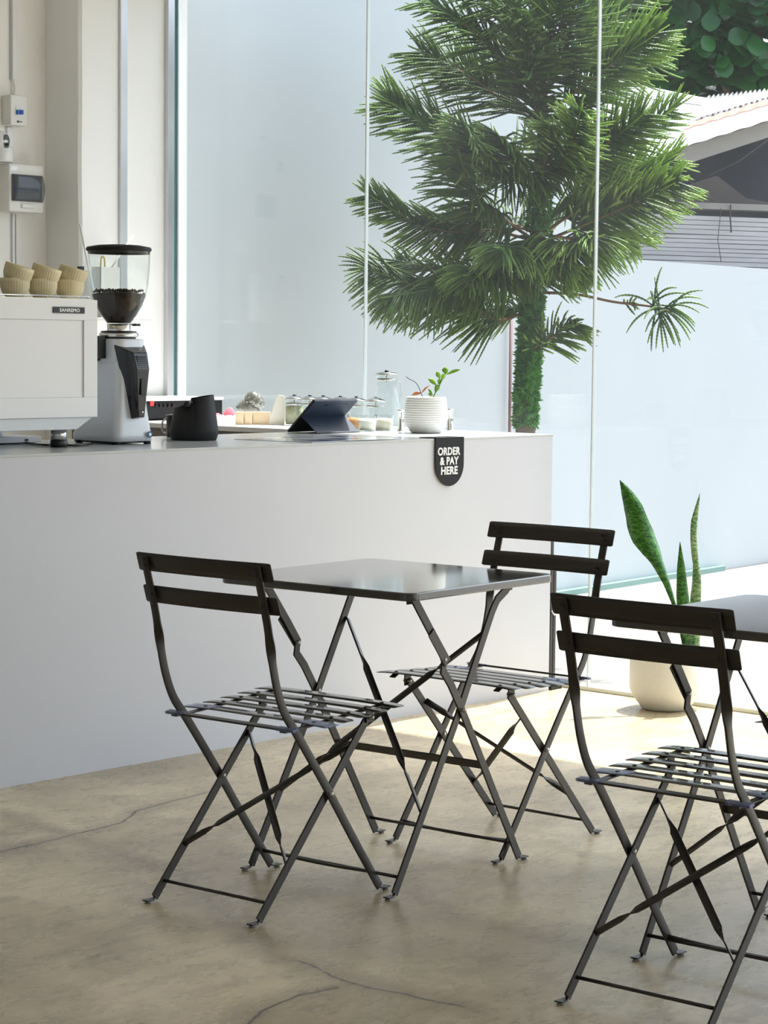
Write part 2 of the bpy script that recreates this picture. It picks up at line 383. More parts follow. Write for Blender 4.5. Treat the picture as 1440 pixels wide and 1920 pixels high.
def text(string, size, name, material, parent, loc, rot, bold=0.0, extrude=0.0006, fit=None, spacing=1.0):
    cu = bpy.data.curves.new(name, 'FONT'); cu.body = string; cu.size = size; cu.extrude = extrude; cu.offset = bold
    cu.align_x = 'CENTER'; cu.align_y = 'CENTER'; cu.space_character = spacing; cu.resolution_u = 4
    t = bpy.data.objects.new(name + '_c', cu); COL.objects.link(t)
    dg = bpy.context.evaluated_depsgraph_get(); me = bpy.data.meshes.new_from_object(t.evaluated_get(dg))
    bpy.data.objects.remove(t); bpy.data.curves.remove(cu)
    xs = [v.co.x for v in me.vertices]; ys = [v.co.y for v in me.vertices]
    cx, cy = (min(xs) + max(xs)) / 2, (min(ys) + max(ys)) / 2
    w = max(xs) - min(xs); h = max(ys) - min(ys)
    sx = fit[0] / w if fit else 1; sy = fit[1] / h if fit else 1
    for v in me.vertices: v.co = ((v.co.x - cx) * sx, (v.co.y - cy) * sy, v.co.z)
    me.materials.clear(); me.materials.append(M[material])
    o = bpy.data.objects.new(name, me); COL.objects.link(o); o.parent = parent; o.location = loc; o.rotation_euler = rot
    return o

def bez(pts, n=8):
    """Catmull-Rom through pts"""
    pts = [V(p) for p in pts]; out = []
    P = [pts[0] * 2 - pts[1]] + pts + [pts[-1] * 2 - pts[-2]]
    for i in range(1, len(P) - 2):
        p0, p1, p2, p3 = P[i - 1], P[i], P[i + 1], P[i + 2]
        for k in range(n):
            t = k / n
            out.append(0.5 * ((2 * p1) + (p2 - p0) * t + (2 * p0 - 5 * p1 + 4 * p2 - p3) * t * t + (3 * p1 - p0 - 3 * p2 + p3) * t ** 3))
    out.append(pts[-1]); return out

# ------------------------------------------------------------------ the room
XG, YC, TOP = 6.691, 5.076, 0.974
GZ = -0.12
struct(MB().box((-2.2, -3.2, -0.15), (6.75, 7.9, 0.0)).build('floor', 'floor'), 'worn olive-beige polished concrete floor with cracks')
struct(MB().box((6.75, -14.0, GZ - 0.1), (24, 16, GZ)).box((-12, -14, GZ - 0.1), (6.75, -3.2, GZ)).build('floor_yard', 'ground'), 'sunlit bare concrete yard outside the glass')  # second slab is unseen, added to bounce sunlight through the front wall opening
struct(MB().box((-2.2, 7.54, 0), (6.165, 7.75, 3.0)).build('wall_back', 'cream_wall'), 'cream plastered wall behind the counter')
# column with a slightly hand-plastered left edge
col = MB()
def colfn(u, v):
    z = v * 3.0; x = 6.163 + 0.0015 * math.sin(z * 5.1) + 0.0015 * math.sin(z * 11 + 1)
    pts = [(6.17, 7.7), (x, 7.56), (x, 7.322), (x + 0.012, 7.31), (6.782, 7.31), (6.79, 7.32), (6.79, 7.7)]
    p = pts[int(round(u * 6))]; return (p[0], p[1], z)
col.grid(colfn, 6, 30, smooth=False)
struct(col.build('wall_column', 'white_paint'), 'white plastered column where the glass ends')
struct(MB().box((6.378, 7.296, 0), (6.420, 7.31, 3.0)).build('trim_1', 'alu', bevel=0.003), 'vertical grey metal channel on the column')
struct(MB().box((6.645, 7.285, 0), (6.684, 7.31, 3.0)).box((6.704, 7.285, 0), (6.712, 7.31, 3.0)).build('trim_2', 'alu', bevel=0.002), 'vertical channel holding the end of the glass')
struct(MB().box((-2.2, -3.2, 3.0), (6.80, 7.9, 3.12)).build('ceiling', 'ceil'), 'white ceiling')
struct(MB().box((6.62, -3.2, 2.92), (6.80, 7.31, 3.0)).build('trim_3', 'white_paint'), 'lintel over the glass')
struct(MB().box((-2.35, -3.2, 0), (-2.2, 7.9, 3.0)).build('wall_left', 'white_paint'))
struct(MB().box((-2.2, -3.35, 0), (3.2, -3.2, 3.0)).box((6.4, -3.35, 0), (6.8, -3.2, 3.0)).box((3.2, -3.35, 2.8), (6.4, -3.2, 3.0)).build('wall_front', 'white_paint'))  # unseen wall; its opening was sized to set the fill light
struct(MB().box((6.680, -3.2, 0.0), (6.715, 7.31, 0.016)).build('trim_4', 'rail', bevel=0.002), 'low pale floor rail under the glass panels')
edges = [7.308, 6.139, 4.971, 3.803, 2.635, 1.467, 0.299, -0.869, -2.037, -3.2]
for i in range(len(edges) - 1):
    y1, y0 = edges[i] - 0.003, edges[i + 1] + 0.003
    struct(MB().box((6.690, y0, 0.016), (6.702, y1, 2.93)).build('window_%d' % (i + 1), 'pane'), {0: 'tall clear glass panel nearest the white column', 1: 'tall clear glass panel with the pine trunk behind it', 2: 'tall clear glass panel at right behind the floor pot'}.get(i))
for i, y in enumerate(edges[1:-1]):
    struct(MB().box((6.688, y - 0.0028, 0.016), (6.704, y + 0.0028, 2.93)).build('trim_%d' % (5 + i), 'silicone'), {0: 'thin vertical glass joint left of the pine', 1: 'thin bright vertical glass joint in front of the pine'}.get(i))
struct(MB().box((6.687, 7.296, 0.016), (6.7045, 7.309, 2.93)).build('trim_20', 'glassedge'), 'green edge of the last glass panel')

# ------------------------------------------------------------------ yard: boundary wall, curb, pipe
A0 = at(1100, 1108, 2, GZ); B0 = at(1440, 1054, 2, GZ)
WD = (B0 - A0); WD.z = 0; WD.normalize(); WN = V((WD.y, -WD.x, 0))      # towards the room
def wp(s, off, z): return A0 + WD * s + WN * off + V((0, 0, z - A0.z))
def onwall(u, v, off=0.0):
    r = ray(u, v); o = A0 + WN * off; t = (o - CAM).dot(WN) / r.dot(WN); return CAM + r * t
zt = [onwall(1205, 489), onwall(1440, 503)]
ztop = (zt[0].z + zt[1].z) / 2
def bar(mb, s0, s1, o0, o1, z0, z1):
    pts = [wp(s0, o0, z0), wp(s1, o0, z0), wp(s1, o1, z0), wp(s0, o1, z0), wp(s0, o0, z1), wp(s1, o0, z1), wp(s1, o1, z1), wp(s0, o1, z1)]
    return mb._add(pts, [(0, 1, 2, 3), (7, 6, 5, 4), (4, 5, 1, 0), (5, 6, 2, 1), (6, 7, 3, 2), (7, 4, 0, 3)])
sst = (onwall(1120, 400) - A0).dot(WD)
# high part on the left, lower part on the right (the step hides behind the tree)
ss = (onwall(1075, 400) - A0).dot(WD)
struct(bar(bar(MB(), -3.55, ss, 0, -0.18, GZ - 0.1, 4.6), ss, 9.0, 0, -0.18, GZ - 0.1, ztop).build('wall_boundary', 'blue_wall'), 'pale blue-grey rendered boundary wall across the yard')
cs1 = (onwall(1345, 1075) - A0).dot(WD)
struct(bar(MB(), -3.5, cs1, 0.06, 0.0, GZ - 0.02, GZ + 0.035).build('baseboard_yard', 'teal', bevel=0.004), 'teal painted curb at the foot of the boundary wall')
pp = onwall(957, 700, 0.03)
tag(MB().tube([(pp.x, pp.y, GZ), (pp.x, pp.y, 1.44)], 0.009, 10).build('drain_pipe', 'pipe'), 'thin brown vertical pipe on the boundary wall behind the pine trunk', 'pipe')

# ------------------------------------------------------------------ counters
CXR = 6.585
ct = thing('service_counter', 'long pale lavender-grey painted service counter with an order sign on its edge', 'counter', (4.5, YC, 0))
MB().box((2.2, YC, 0), (CXR, YC + 0.03, TOP - 0.003)).box((CXR - 0.03, YC + 0.03, 0), (CXR, YC + 0.70, TOP - 0.003)).box((2.2, YC + 0.67, 0), (6.1, YC + 0.70, TOP - 0.003)).build('front_panel', 'counter', ct, off=(4.5, YC, 0))
MB().box((2.2, YC - 0.002, TOP - 0.008), (CXR + 0.003, YC + 0.705, TOP)).build('worktop', 'countertop', ct, bevel=0.0015, off=(4.5, YC, 0))
rc = thing('return_counter', 'white topped work counter with side coloured dark for shade, running along the glass', 'counter', (6.35, 6.5, 0))
MB().box((6.10, YC + 0.71, 0), (6.12, 7.29, TOP - 0.02)).build('side_panel', 'shade_edge', rc, off=(6.35, 6.5, 0))
MB().box((6.60, YC + 0.71, 0), (6.64, 7.29, TOP - 0.02)).build('side_panel', 'shade_edge', rc, off=(6.35, 6.5, 0))
MB().box((6.09, YC + 0.71, TOP - 0.02), (6.655, 7.285, TOP)).build('worktop', 'white_enamel', rc, bevel=0.002, off=(6.35, 6.5, 0))

# order sign
sx0, sx1 = at(815, 850, 1, YC - 0.004).x, at(868, 850, 1, YC - 0.004).x
sg = thing('order_sign', 'black rounded hanging sign with white lettering on the counter front', 'sign', ((sx0 + sx1) / 2, YC - 0.006, 0.80))
w2 = (sx1 - sx0) / 2; zb = at(841, 911, 1, YC).z - 0.80; zt_ = TOP + 0.0025 - 0.80
poly = [(-w2, zt_)] + [(-w2 * math.cos(a), zb + w2 - w2 * math.sin(a)) for a in [PI * k / 24 for k in range(25)]] + [(w2, zt_)]
mb = MB().prism(poly, (0, 0, 0), (1, 0, 0), (0, 0, 1), (0, -0.003, 0))
mb.box((-w2, -0.003, TOP - 0.80 + 0.0003), (w2, 0.075, TOP - 0.80 + 0.003))
mb.build('sign_plate', 'black_matte', sg, bevel=0.0006)
for ln, v in (('ORDER', 846), ('& PAY', 864), ('HERE', 882)):
    uu = {'ORDER': (821, 863), '& PAY': (825, 860), 'HERE': (827, 858)}[ln]
    a, b = at(uu[0], v, 1, YC - 0.0095), at(uu[1], v, 1, YC - 0.0095)
    text(ln, 0.05, 'lettering', 'text_white', sg, ((a.x + b.x) / 2 - (sx0 + sx1) / 2, -0.0036, (a.z + b.z) / 2 - 0.80), (PI / 2, 0, 0), bold=0.0018, extrude=0.0005, fit=(b.x - a.x, 0.029), spacing=1.05)

# ------------------------------------------------------------------ folding chair
FOOTC = 0.1575
ZP, YP = 0.2634, 0.0232
def chair(label, loc, rz, group):
    t = thing('folding_chair', label, 'chair', loc, rz, group)
    xa, xb = 0.173, 0.163
    dA = V((0, 0.2113 - YP, 0.010 - ZP)).normalized(); dB = V((0, -0.2113 - YP, 0.010 - ZP)).normalized()
    topB = V((0, 0.172, 0.424))
    for s in (-1, 1):
        # rear post: back, twist, curve and down to the front foot
        ctrl = [(s * xa, -0.2380, 0.813), (s * xa, -0.205, 0.70), (s * xa, -0.192, 0.645), (s * xa, -0.181, 0.590), (s * xa, -0.165, 0.53),
                (s * xa, -0.140, 0.474), (s * xa, -0.100, 0.424), (s * xa, -0.04, 0.3468), (s * xa, YP, ZP), (s * xa, 0.12, 0.1305), (s * xa, 0.2113, 0.010)]
        pts = bez(ctrl, 6)
        wv = []
        for p in pts:
            k = min(1, max(0, (p.z - 0.585) / 0.075)); k = k * k * (3 - 2 * k)
            a = k * PI / 2
            wv.append(V((math.sin(a), math.cos(a), 0.3 * math.cos(a))))
        p_ = MB().strip(pts, wv, 0.0215, 0.0055, True).build('back_post', 'frame', t, bevel=0.001)
        MB().strip([(s * xa, 0.2065, 0.0125), (s * xa, 0.2125, 0.0080), (s * xa, 0.222, 0.0068), (s * xa, 0.243, 0.0072)], V((1, 0, 0)), [0.0055, 0.011, 0.018, 0.019], 0.0035).build('foot_tab', 'frame', p_, bevel=0.001)
        MB().lathe([(0.0070, 0), (0.0074, 0.003), (0.0055, 0.0055)], 14, (s * xa, 0.234, 0), cap0=True).build('foot_glide', 'glide', p_)
        # leg from seat front to rear foot
        q_ = MB().strip([(s * xb, topB.y, topB.z), (s * xb, YP, ZP), (s * xb, -0.2113, 0.010)], V((0, 1, 0.9)), 0.0215, 0.0055).build('leg', 'frame', t, bevel=0.001)
        MB().strip([(s * xb, -0.2065, 0.0125), (s * xb, -0.2125, 0.0080), (s * xb, -0.222, 0.0068), (s * xb, -0.243, 0.0072)], V((1, 0, 0)), [0.0055, 0.011, 0.018, 0.019], 0.0035).build('foot_tab', 'frame', q_, bevel=0.001)
        MB().lathe([(0.0070, 0), (0.0074, 0.003), (0.0055, 0.0055)], 14, (s * xb, -0.234, 0), cap0=True).build('foot_glide', 'glide', q_)
        # pivots
        MB().tube([(s * 0.158, YP, ZP), (s * 0.181, YP, ZP)], 0.0055, 12).build('pivot_bolt', 'bolt', t)
        MB().tube([(s * 0.158, topB.y, topB.z), (s * 0.180, topB.y, topB.z)], 0.005, 12).build('pivot_bolt', 'bolt', t)
        # front bracket under the rail and seat side rail
        MB().box((s * 0.167, topB.y - 0.013, 0.412), (s * 0.171, topB.y + 0.013, 0.446)).build('bracket', 'frame', t, bevel=0.001)
        MB().strip([(s * 0.169, -0.142, 0.4290), (s * 0.169, -0.09, 0.4300), (s * 0.169, -0.03, 0.4330), (s * 0.169, 0.218, 0.4480), (s * 0.169, 0.236, 0.4400)], V((1, 0, 0)), 0.018, 0.0035).build('seat_rail', 'frame', t, bevel=0.0008)
    XS = [-1, -0.992, -0.98, -0.96, -0.93, -0.85, -0.7, -0.5, -0.3, -0.1, 0, 0.1, 0.3, 0.5, 0.7, 0.85, 0.93, 0.96, 0.98, 0.992, 1]
    # slats of the seat, lightly cambered with clipped ends
    for k in range(5):
        y = -0.0324 + 0.0628 * k; z = 0.4375 + (0.4526 - 0.4375) * k / 4
        def sf(u, v, y=y, z=z):
            x = XS[int(round(u * 20))] * 0.2214; e = min(x + 0.2214, 0.2214 - x)
            hw = 0.0245 * min(1, 0.74 + 0.26 * math.sqrt(max(0, e / 0.010)))
            dz = -0.004 * (abs(x) / 0.22) ** 6
            return (x, y + (v * 2 - 1) * hw, z + dz)
        o = MB().grid(sf, 20, 2).build('seat_slat', 'slat', t, solid=0.0013)
        for s in (-1, 1): MB().lathe([(0.0052, 0.0005), (0.0052, 0.0018), (0.003, 0.0025), (0.0003, 0.0027)], 12, (s * 0.169, y, z)).build('rivet', 'rivet', o)
    # rear bar
    MB().strip([(-0.197, -0.131, 0.4345), (0.197, -0.131, 0.4345)], V((0, 1, 0.15)), 0.016, 0.005).build('rear_bar', 'frame', t, bevel=0.001)
    for s in (-1, 1):
        MB().strip([(s * 0.145, -0.131, 0.4348), (s * 0.200, -0.131, 0.4348)], V((0, 1, 0.15)), 0.019, 0.0070).build('plastic_film', 'film', t, bevel=0.001)['label'] = 'blue tinted protective film on the rear bar end'
        MB().strip([(s * 0.140, -0.0324, 0.4382), (s * 0.2235, -0.0324, 0.4350)], V((0, 1, 0)), 0.051, 0.0034).build('plastic_film', 'film', t, bevel=0.001)['label'] = 'blue tinted protective film on seat corner'
    # back slats, bowed backwards in the middle
    for (z0, z1) in ((0.7773, 0.82), (0.7016, 0.7426)):
        def bf(u, v, z0=z0, z1=z1):
            x = XS[int(round(u * 20))] * 0.207; e = min(x + 0.207, 0.207 - x)
            zc, hz = (z0 + z1) / 2, (z1 - z0) / 2
            hz *= min(1, 0.86 + 0.14 * math.sqrt(max(0, e / 0.006)))
            z = zc + (v * 2 - 1) * hz
            y = -0.2396 + 0.3096 * (0.82 - z) + 0.004 - 0.012 * (1 - (x / 0.207) ** 2) + 0.006
            return (x, y, z)
        MB().grid(bf, 20, 3).build('back_slat', 'frame', t, solid=0.0025)
    for s in (-1, 1):
        for z in (0.806, 0.792, 0.722):
            y = -0.2396 + 0.3096 * (0.82 - z)
            MB().tube([(s * xa * 0.985, y - 0.0075, z), (s * xa * 0.985, y + 0.0145, z)], 0.0042, 10).build('back_rivet', 'rivet', t)
    # rods and the crossed twisted braces
    def onA(z): k = (z - 0.010) / (ZP - 0.010); return 0.2113 + (YP - 0.2113) * k
    def onB(z): k = (z - 0.010) / (ZP - 0.010); return -0.2113 + (YP + 0.2113) * k
    MB().tube([(-xb, onB(0.044), 0.044), (xb, onB(0.044), 0.044)], 0.0040, 10).build('stretcher_rod', 'frame', t)
    MB().tube(bez([(-xa, onA(0.052), 0.052), (-0.06, onA(0.052) + 0.004, 0.047), (0.06, onA(0.052) + 0.004, 0.047), (xa, onA(0.052), 0.052)], 5), 0.0040, 10).build('stretcher_rod', 'frame', t)
    nB = V((0, -0.9 * 1, 1)).normalized()
    for s in (-1, 1):
        a = V((-s * (xb - 0.003), onB(0.118) - 0.004, 0.118)); b = V((s * (xb - 0.003), onB(0.362) - 0.004, 0.362))
        d = (b - a).normalized(); legd = V((0, YP + 0.2113, ZP - 0.01)).normalized(); nrm = V((1, 0, 0)).cross(legd).normalized()
        pl = d.cross(nrm).normalized(); pts, wv = [], []
        for i in range(25):
            u = i / 24; e = min(u, 1 - u)
            k = min(1, max(0, (e - 0.13) / 0.10)); k = k * k * (3 - 2 * k)
            pts.append(a + (b - a) * u + nrm * (0.004 * s)); wv.append(nrm * math.cos(k * PI / 2) + pl * math.sin(k * PI / 2))
        MB().strip(pts, wv, 0.017, 0.003, True).build('cross_brace', 'frame', t)
    return t

def chair_loc(cx, cy, th):
    return (cx + FOOTC * math.cos(th), cy + FOOTC * math.sin(th), 0), th - PI / 2
GCH = 'dark folding bistro chairs'
l, r = chair_loc(3.4756, 3.6210, 0.0623)
ch1 = chair('dark slatted folding chair at left, its back nearest the counter front', l, r, GCH)
l, r = chair_loc(4.6426, 3.6306, 3.1809)
dup(ch1, l, r, 'dark folding chair facing us on the far side of the middle table', GCH)
l, r = chair_loc(3.5115, 2.4406, 0.0485)
dup(ch1, l, r, 'dark folding chair in right foreground with its back overlapping the white floor pot', GCH)
l, r = chair_loc(4.69, 2.50, 3.17)
dup(ch1, l, r, 'dark folding chair almost out of frame at right edge, only a foot showing', GCH)

# ------------------------------------------------------------------ folding table
def table(label, loc, rz, group):
    t = thing('folding_table', label, 'table', loc, rz, group)
    S, HT, rc_ = 0.6017 / 2, 0.7335, 0.032
    def rr(h, r, n=6):
        out = []
        for cx, cy, a0 in ((h - r, h - r, 0), (-h + r, h - r, PI / 2), (-h + r, -h + r, PI), (h - r, -h + r, 1.5 * PI)):
            for k in range(n + 1):
                a = a0 + PI / 2 * k / n; out.append((cx + r * math.cos(a), cy + r * math.sin(a)))
        return out
    MB().prism(rr(S, rc_), (0, 0, HT - 0.020), (1, 0, 0), (0, 1, 0), (0, 0, 0.020)).build('tabletop', 'tabletop', t, bevel=0.0035, seg=3)
    fa, fb = 0.2534, 0.2284
    yA, yB = fb + 0.003, fb - 0.003
    # legs with feet at +x (kinked, with lock plate)
    for s in (-1, 1):
        y = s * yA
        pts = [(-0.198, y, 0.708), (-0.112, y, 0.602), (-0.074, y, 0.552), (-0.079, y, 0.522), (-0.048, y, 0.488), (0.0, y, 0.418), (fa, y, 0.010)]
        q = MB().strip(pts, V((1, 0, 0.5)), 0.0225, 0.0055).build('leg', 'frame', t, bevel=0.001)
        MB().strip([(fa - 0.004, y, 0.0125), (fa + 0.0015, y, 0.0080), (fa + 0.012, y, 0.0068), (fa + 0.032, y, 0.0072)], V((0, 1, 0)), [0.0055, 0.011, 0.018, 0.019], 0.0035).build('foot_tab', 'frame', q, bevel=0.001)
        MB().lathe([(0.0070, 0), (0.0074, 0.003), (0.0055, 0.0055)], 14, (fa + 0.024, y, 0), cap0=True).build('foot_glide', 'glide', q)
        MB().strip([(-0.135, y + s * 0.005, 0.622), (-0.068, y + s * 0.005, 0.542)], V((1, 0, 0.5)), 0.027, 0.003).build('lock_plate', 'frame', t, bevel=0.001)
        MB().tube([(-0.078, y - 0.008, 0.550), (-0.078, y + 0.008 + s * 0.002, 0.550)], 0.005, 12).build('lock_bolt', 'bolt', t)
        MB().tube([(0.0, y - 0.012, 0.418), (0.0, y + 0.012, 0.418)], 0.0055, 12).build('pivot_bolt', 'bolt', t)
        y = s * yB
        pts = [(0.205, y, 0.710), (0.190, y, 0.697), (0.152, y, 0.676), (0.130, y, 0.648), (0.0, y, 0.418), (-fa, y, 0.010)]
        q = MB().strip(pts, V((1, 0, -0.5)), 0.0225, 0.0055).build('leg', 'frame', t, bevel=0.001)
        MB().strip([(-fa + 0.004, y, 0.0125), (-fa - 0.0015, y, 0.0080), (-fa - 0.012, y, 0.0068), (-fa - 0.032, y, 0.0072)], V((0, 1, 0)), [0.0055, 0.011, 0.018, 0.019], 0.0035).build('foot_tab', 'frame', q, bevel=0.001)
        MB().lathe([(0.0070, 0), (0.0074, 0.003), (0.0055, 0.0055)], 14, (-fa - 0.024, y, 0), cap0=True).build('foot_glide', 'glide', q)
        for xq in (-0.197, 0.203):
            MB().box((xq - 0.016, s * 0.2225 - 0.002, 0.694), (xq + 0.016, s * 0.2225 + 0.002, 0.7135)).box((xq - 0.02, s * 0.215 - 0.012, 0.7115), (xq + 0.02, s * 0.215 + 0.012, 0.7135)).build('top_bracket', 'frame', t, bevel=0.001)
    k = lambda z: fa * (0.418 - z) / 0.408
    MB().tube([(k(0.050), -yA, 0.050), (k(0.050), yA, 0.050)], 0.0042, 10).build('stretcher_rod', 'frame', t)
    MB().tube([(-k(0.046), -yB, 0.046), (-k(0.046), yB, 0.046)], 0.0042, 10).build('stretcher_rod', 'frame', t)
    MB().strip([(k(0.268) + 0.002, -yA, 0.268), (k(0.268) + 0.002, yA, 0.268)], V((0.6, 0, -1)), 0.024, 0.004).build('stretcher_bar', 'frame', t, bevel=0.001)
    for s in (-1, 1):
        zl, zh = 0.182, 0.597
        a = V((-k(zl), -s * (yB - 0.003), zl)); b = V((-k(zh), s * (yB - 0.003), zh))
        d = (b - a).normalized(); legd = V((fa, 0, 0.408)).normalized(); nrm = V((0, 1, 0)).cross(legd).normalized()
        pl = d.cross(nrm).normalized(); pts, wv = [], []
        for i in range(31):
            u = i / 30; e = min(u, 1 - u); kk = min(1, max(0, (e - 0.20) / 0.07)); kk = kk * kk * (3 - 2 * kk)
            pts.append(a + (b - a) * u + nrm * (0.004 * s)); wv.append(nrm * math.cos(kk * PI / 2) + pl * math.sin(kk * PI / 2))
        MB().strip(pts, wv, 0.018, 0.003, True).build('cross_brace', 'frame', t)
    return t
GTB = 'square dark folding bistro tables'
tb = table('square dark metal folding table between the two facing chairs before the counter', (4.0616, 3.6387, 0), 0.0675, GTB)
dup(tb, (4.078, 2.465, 0), 0.055, 'square dark metal folding table cut off by the right edge, behind the foreground chair', GTB)

# ------------------------------------------------------------------ folded frame leaning at counter end
ff = thing('folded_stand', 'slim black folded metal stand upright at the counter end beside the glass', 'stand', (6.625, 5.10, 0))
for q0, q1 in (((-0.028, -0.010, 0.02), (-0.020, 0.012, 0.585)), ((-0.017, -0.010, 0.02), (-0.002, 0.010, 0.575)), ((0.004, -0.008, 0.02), (0.020, 0.010, 0.50))):
    MB().box(q0, q1).build('upright_bar', 'frame', ff, bevel=0.001)
MB().box((-0.030, -0.03, 0.0), (0.036, 0.05, 0.028)).build('foot', 'black', ff, bevel=0.002)
MB().tube(bez([(-0.012, -0.012, 0.30), (-0.004, -0.018, 0.286), (0.008, -0.018, 0.287), (0.010, -0.014, 0.302)], 5), 0.003, 8).build('hook', 'white_plastic', ff)

# ------------------------------------------------------------------ snake plant in floor pot
pc = V((6.555, 4.520, 0))
spx = thing('potted_snake_plant', 'tall mottled snake plant in round off-white stone pot on the floor by the glass', 'plant', pc)
R = 0.131
MB().lathe([(0.0, 0.003), (0.075, 0.0), (0.086, 0.004), (0.122, 0.052), (0.130, 0.075), (R, 0.10), (R, 0.215), (0.126, 0.222), (0.120, 0.215), (0.118, 0.17)], 56).build('pot', 'stonepot', spx)
MB().lathe([(0.119, 0.19), (0.05, 0.196), (0.0, 0.2)], 40).build('soil', 'soil', spx)
def pl_at(u, v, dd=0.0):
    return atd(u, v, pc.dot(FWD) + dd) - pc
def leafblade(mb, spine, widths, wdir, cup=0.25, n=6):
    pts = bez(spine, n); m = len(pts)
    def W(i):
        t = i / (m - 1) * (len(widths) - 1); k = min(int(t), len(widths) - 2); return widths[k] + (widths[k + 1] - widths[k]) * (t - k)
    vs = []; fs = []
    for i, p in enumerate(pts):
        tg = (pts[min(i + 1, m - 1)] - pts[max(i - 1, 0)]).normalized()
        t = i / (m - 1) * (len(wdir) - 1); k = min(int(t), len(wdir) - 2); a = V(wdir[k]).lerp(V(wdir[k + 1]), t - k)
        a = (a - tg * a.dot(tg)).normalized(); b = tg.cross(a)
        w = W(i)
        for j in range(5):
            q = (j - 2) / 2; vs.append(p + a * (q * w / 2) + b * (cup * w * (q * q - 0.5)))
    for i in range(m - 1):
        for j in range(4): fs.append((i * 5 + j, i * 5 + j + 1, i * 5 + 6 + j, i * 5 + 5 + j))
    mb._add(vs, fs, True)
F3, R3 = tuple(FWD), tuple(RGT)
L1 = [((1283, 1212), .008, 0), ((1275, 1168), .012, -.01), ((1263, 1130), .018, -.01), ((1250, 1092), .030, 0), ((1234, 1055), .048, .01), ((1222, 1030), .078, .02), ((1207, 1006), .086, .03),
      ((1196, 983), .080, .03), ((1187, 952), .066, .03), ((1174, 922), .036, .03), ((1162, 900), .001, .03)]
mb = MB(); leafblade(mb, [pl_at(u, v, d) for (u, v), w, d in L1], [w for _, w, d in L1],
                     [RGT + FWD * 0.6, RGT + FWD * 0.5, RGT + FWD * 0.4, RGT - FWD * 0.3 + V((0, 0, .3)), RGT + FWD * 0.3], 0.22, 4)
mb.build('leaf', 'snake', spx, solid=0.0025)
mb = MB(); leafblade(mb, [pl_at(1293, 1220), pl_at(1283, 1150, -.03), pl_at(1278, 1080, -.03), pl_at(1275, 1016, -.03)],
                     [0.044, 0.052, 0.044, 0.028, 0.001], [RGT + FWD * 0.2, RGT], 0.2)
mb.build('leaf', 'snake', spx, solid=0.0025)
mb = MB(); leafblade(mb, [pl_at(1302, 1215), pl_at(1303, 1140, .02), pl_at(1306, 1080, .03), pl_at(1303, 1035, .03), pl_at(1302, 985, .03), pl_at(1312, 925, .03)],
                     [0.038, 0.042, 0.034, 0.020, 0.030, 0.027, 0.001], [RGT, RGT * 0.9 - FWD * 0.4, RGT * 0.8 + FWD * 0.5, RGT + FWD * 0.3], 0.25)
mb.build('leaf', 'snake2', spx, solid=0.0025)

# ------------------------------------------------------------------ espresso machine
ex = thing('espresso_machine', 'big white espresso machine back panel standing on the counter at left edge', 'espresso machine', (4.2, 5.5, TOP))
OF = (4.2, 5.5, TOP)
xr = 4.539
MB().box((3.55, 5.33, 1.075), (xr - 0.01, 5.74, 1.425)).build('body', 'white_enamel', ex, bevel=0.006, off=OF)
# back panel with sunken field
zp0, zp1, zi0, zi1, xi = 1.0685, 1.4335, 1.130, 1.370, 4.484
pn = MB()
pn.box((3.5, 5.30, zp0), (xr, 5.33, zi0)).box((3.5, 5.30, zi1), (xr, 5.33, zp1)).box((xi, 5.30, zi0), (xr, 5.33, zi1)).box((3.5, 5.305, zi0), (xi, 5.33, zi1))
pn.build('back_panel', 'white_enamel', ex, bevel=0.0015, off=OF)
MB().prism([(3.5, 1.0685), (4.53, 1.0685), (4.463, 1.030), (3.5, 1.030)], (0, 5.31, 0), (1, 0, 0), (0, 0, 1), (0, 0.42, 0)).build('lower_skirt', 'silver_paint', ex, bevel=0.002, off=OF)
for (x, y) in ((4.434, 5.362), (4.434, 5.68), (3.75, 5.362), (3.75, 5.68)):
    lg = MB().lathe([(0.025, 0.02), (0.025, 0.057)], 28, (x - 4.2, y - 5.5, 0), cap0=True, cap1=True).build('leg', 'chrome', ex)
    MB().lathe([(0.0265, 0.0), (0.0268, 0.020), (0.0255, 0.021)], 28, (x - 4.2, y - 5.5, 0), cap0=True, cap1=True).build('rubber_foot', 'black', lg)
a, b = at(99, 575, 1, 5.299), at(158, 588, 1, 5.299)
np_ = MB().box((a.x, 5.2965, b.z), (b.x, 5.300, a.z)).build('name_plate', 'black', ex, bevel=0.0005, off=OF)
text('SANREMO', 0.02, 'lettering', 'text_white', np_, ((a.x + b.x) / 2 - 4.2 + 0.002, 5.2962 - 5.5, (a.z + b.z) / 2 - TOP), (PI / 2, 0, 0), bold=0.0007, extrude=0.0003, fit=((b.x - a.x) * 0.64, (a.z - b.z) * 0.60), spacing=1.1)
ry = MB().box((3.5, 5.31, 1.4335), (xr - 0.012, 5.70, 1.4365))
ry.build('cup_tray', 'chrome', ex, off=OF)
rl = MB().tube([(3.5, 5.315, 1.4435), (4.52, 5.315, 1.4435)], 0.0018, 8)
for x in (4.27, 4.35, 4.47, 4.515): rl.tube([(x, 5.315, 1.4365), (x, 5.315, 1.4435)], 0.0018, 6)
rl.build('tray_rail', 'chrome', ex, off=OF)
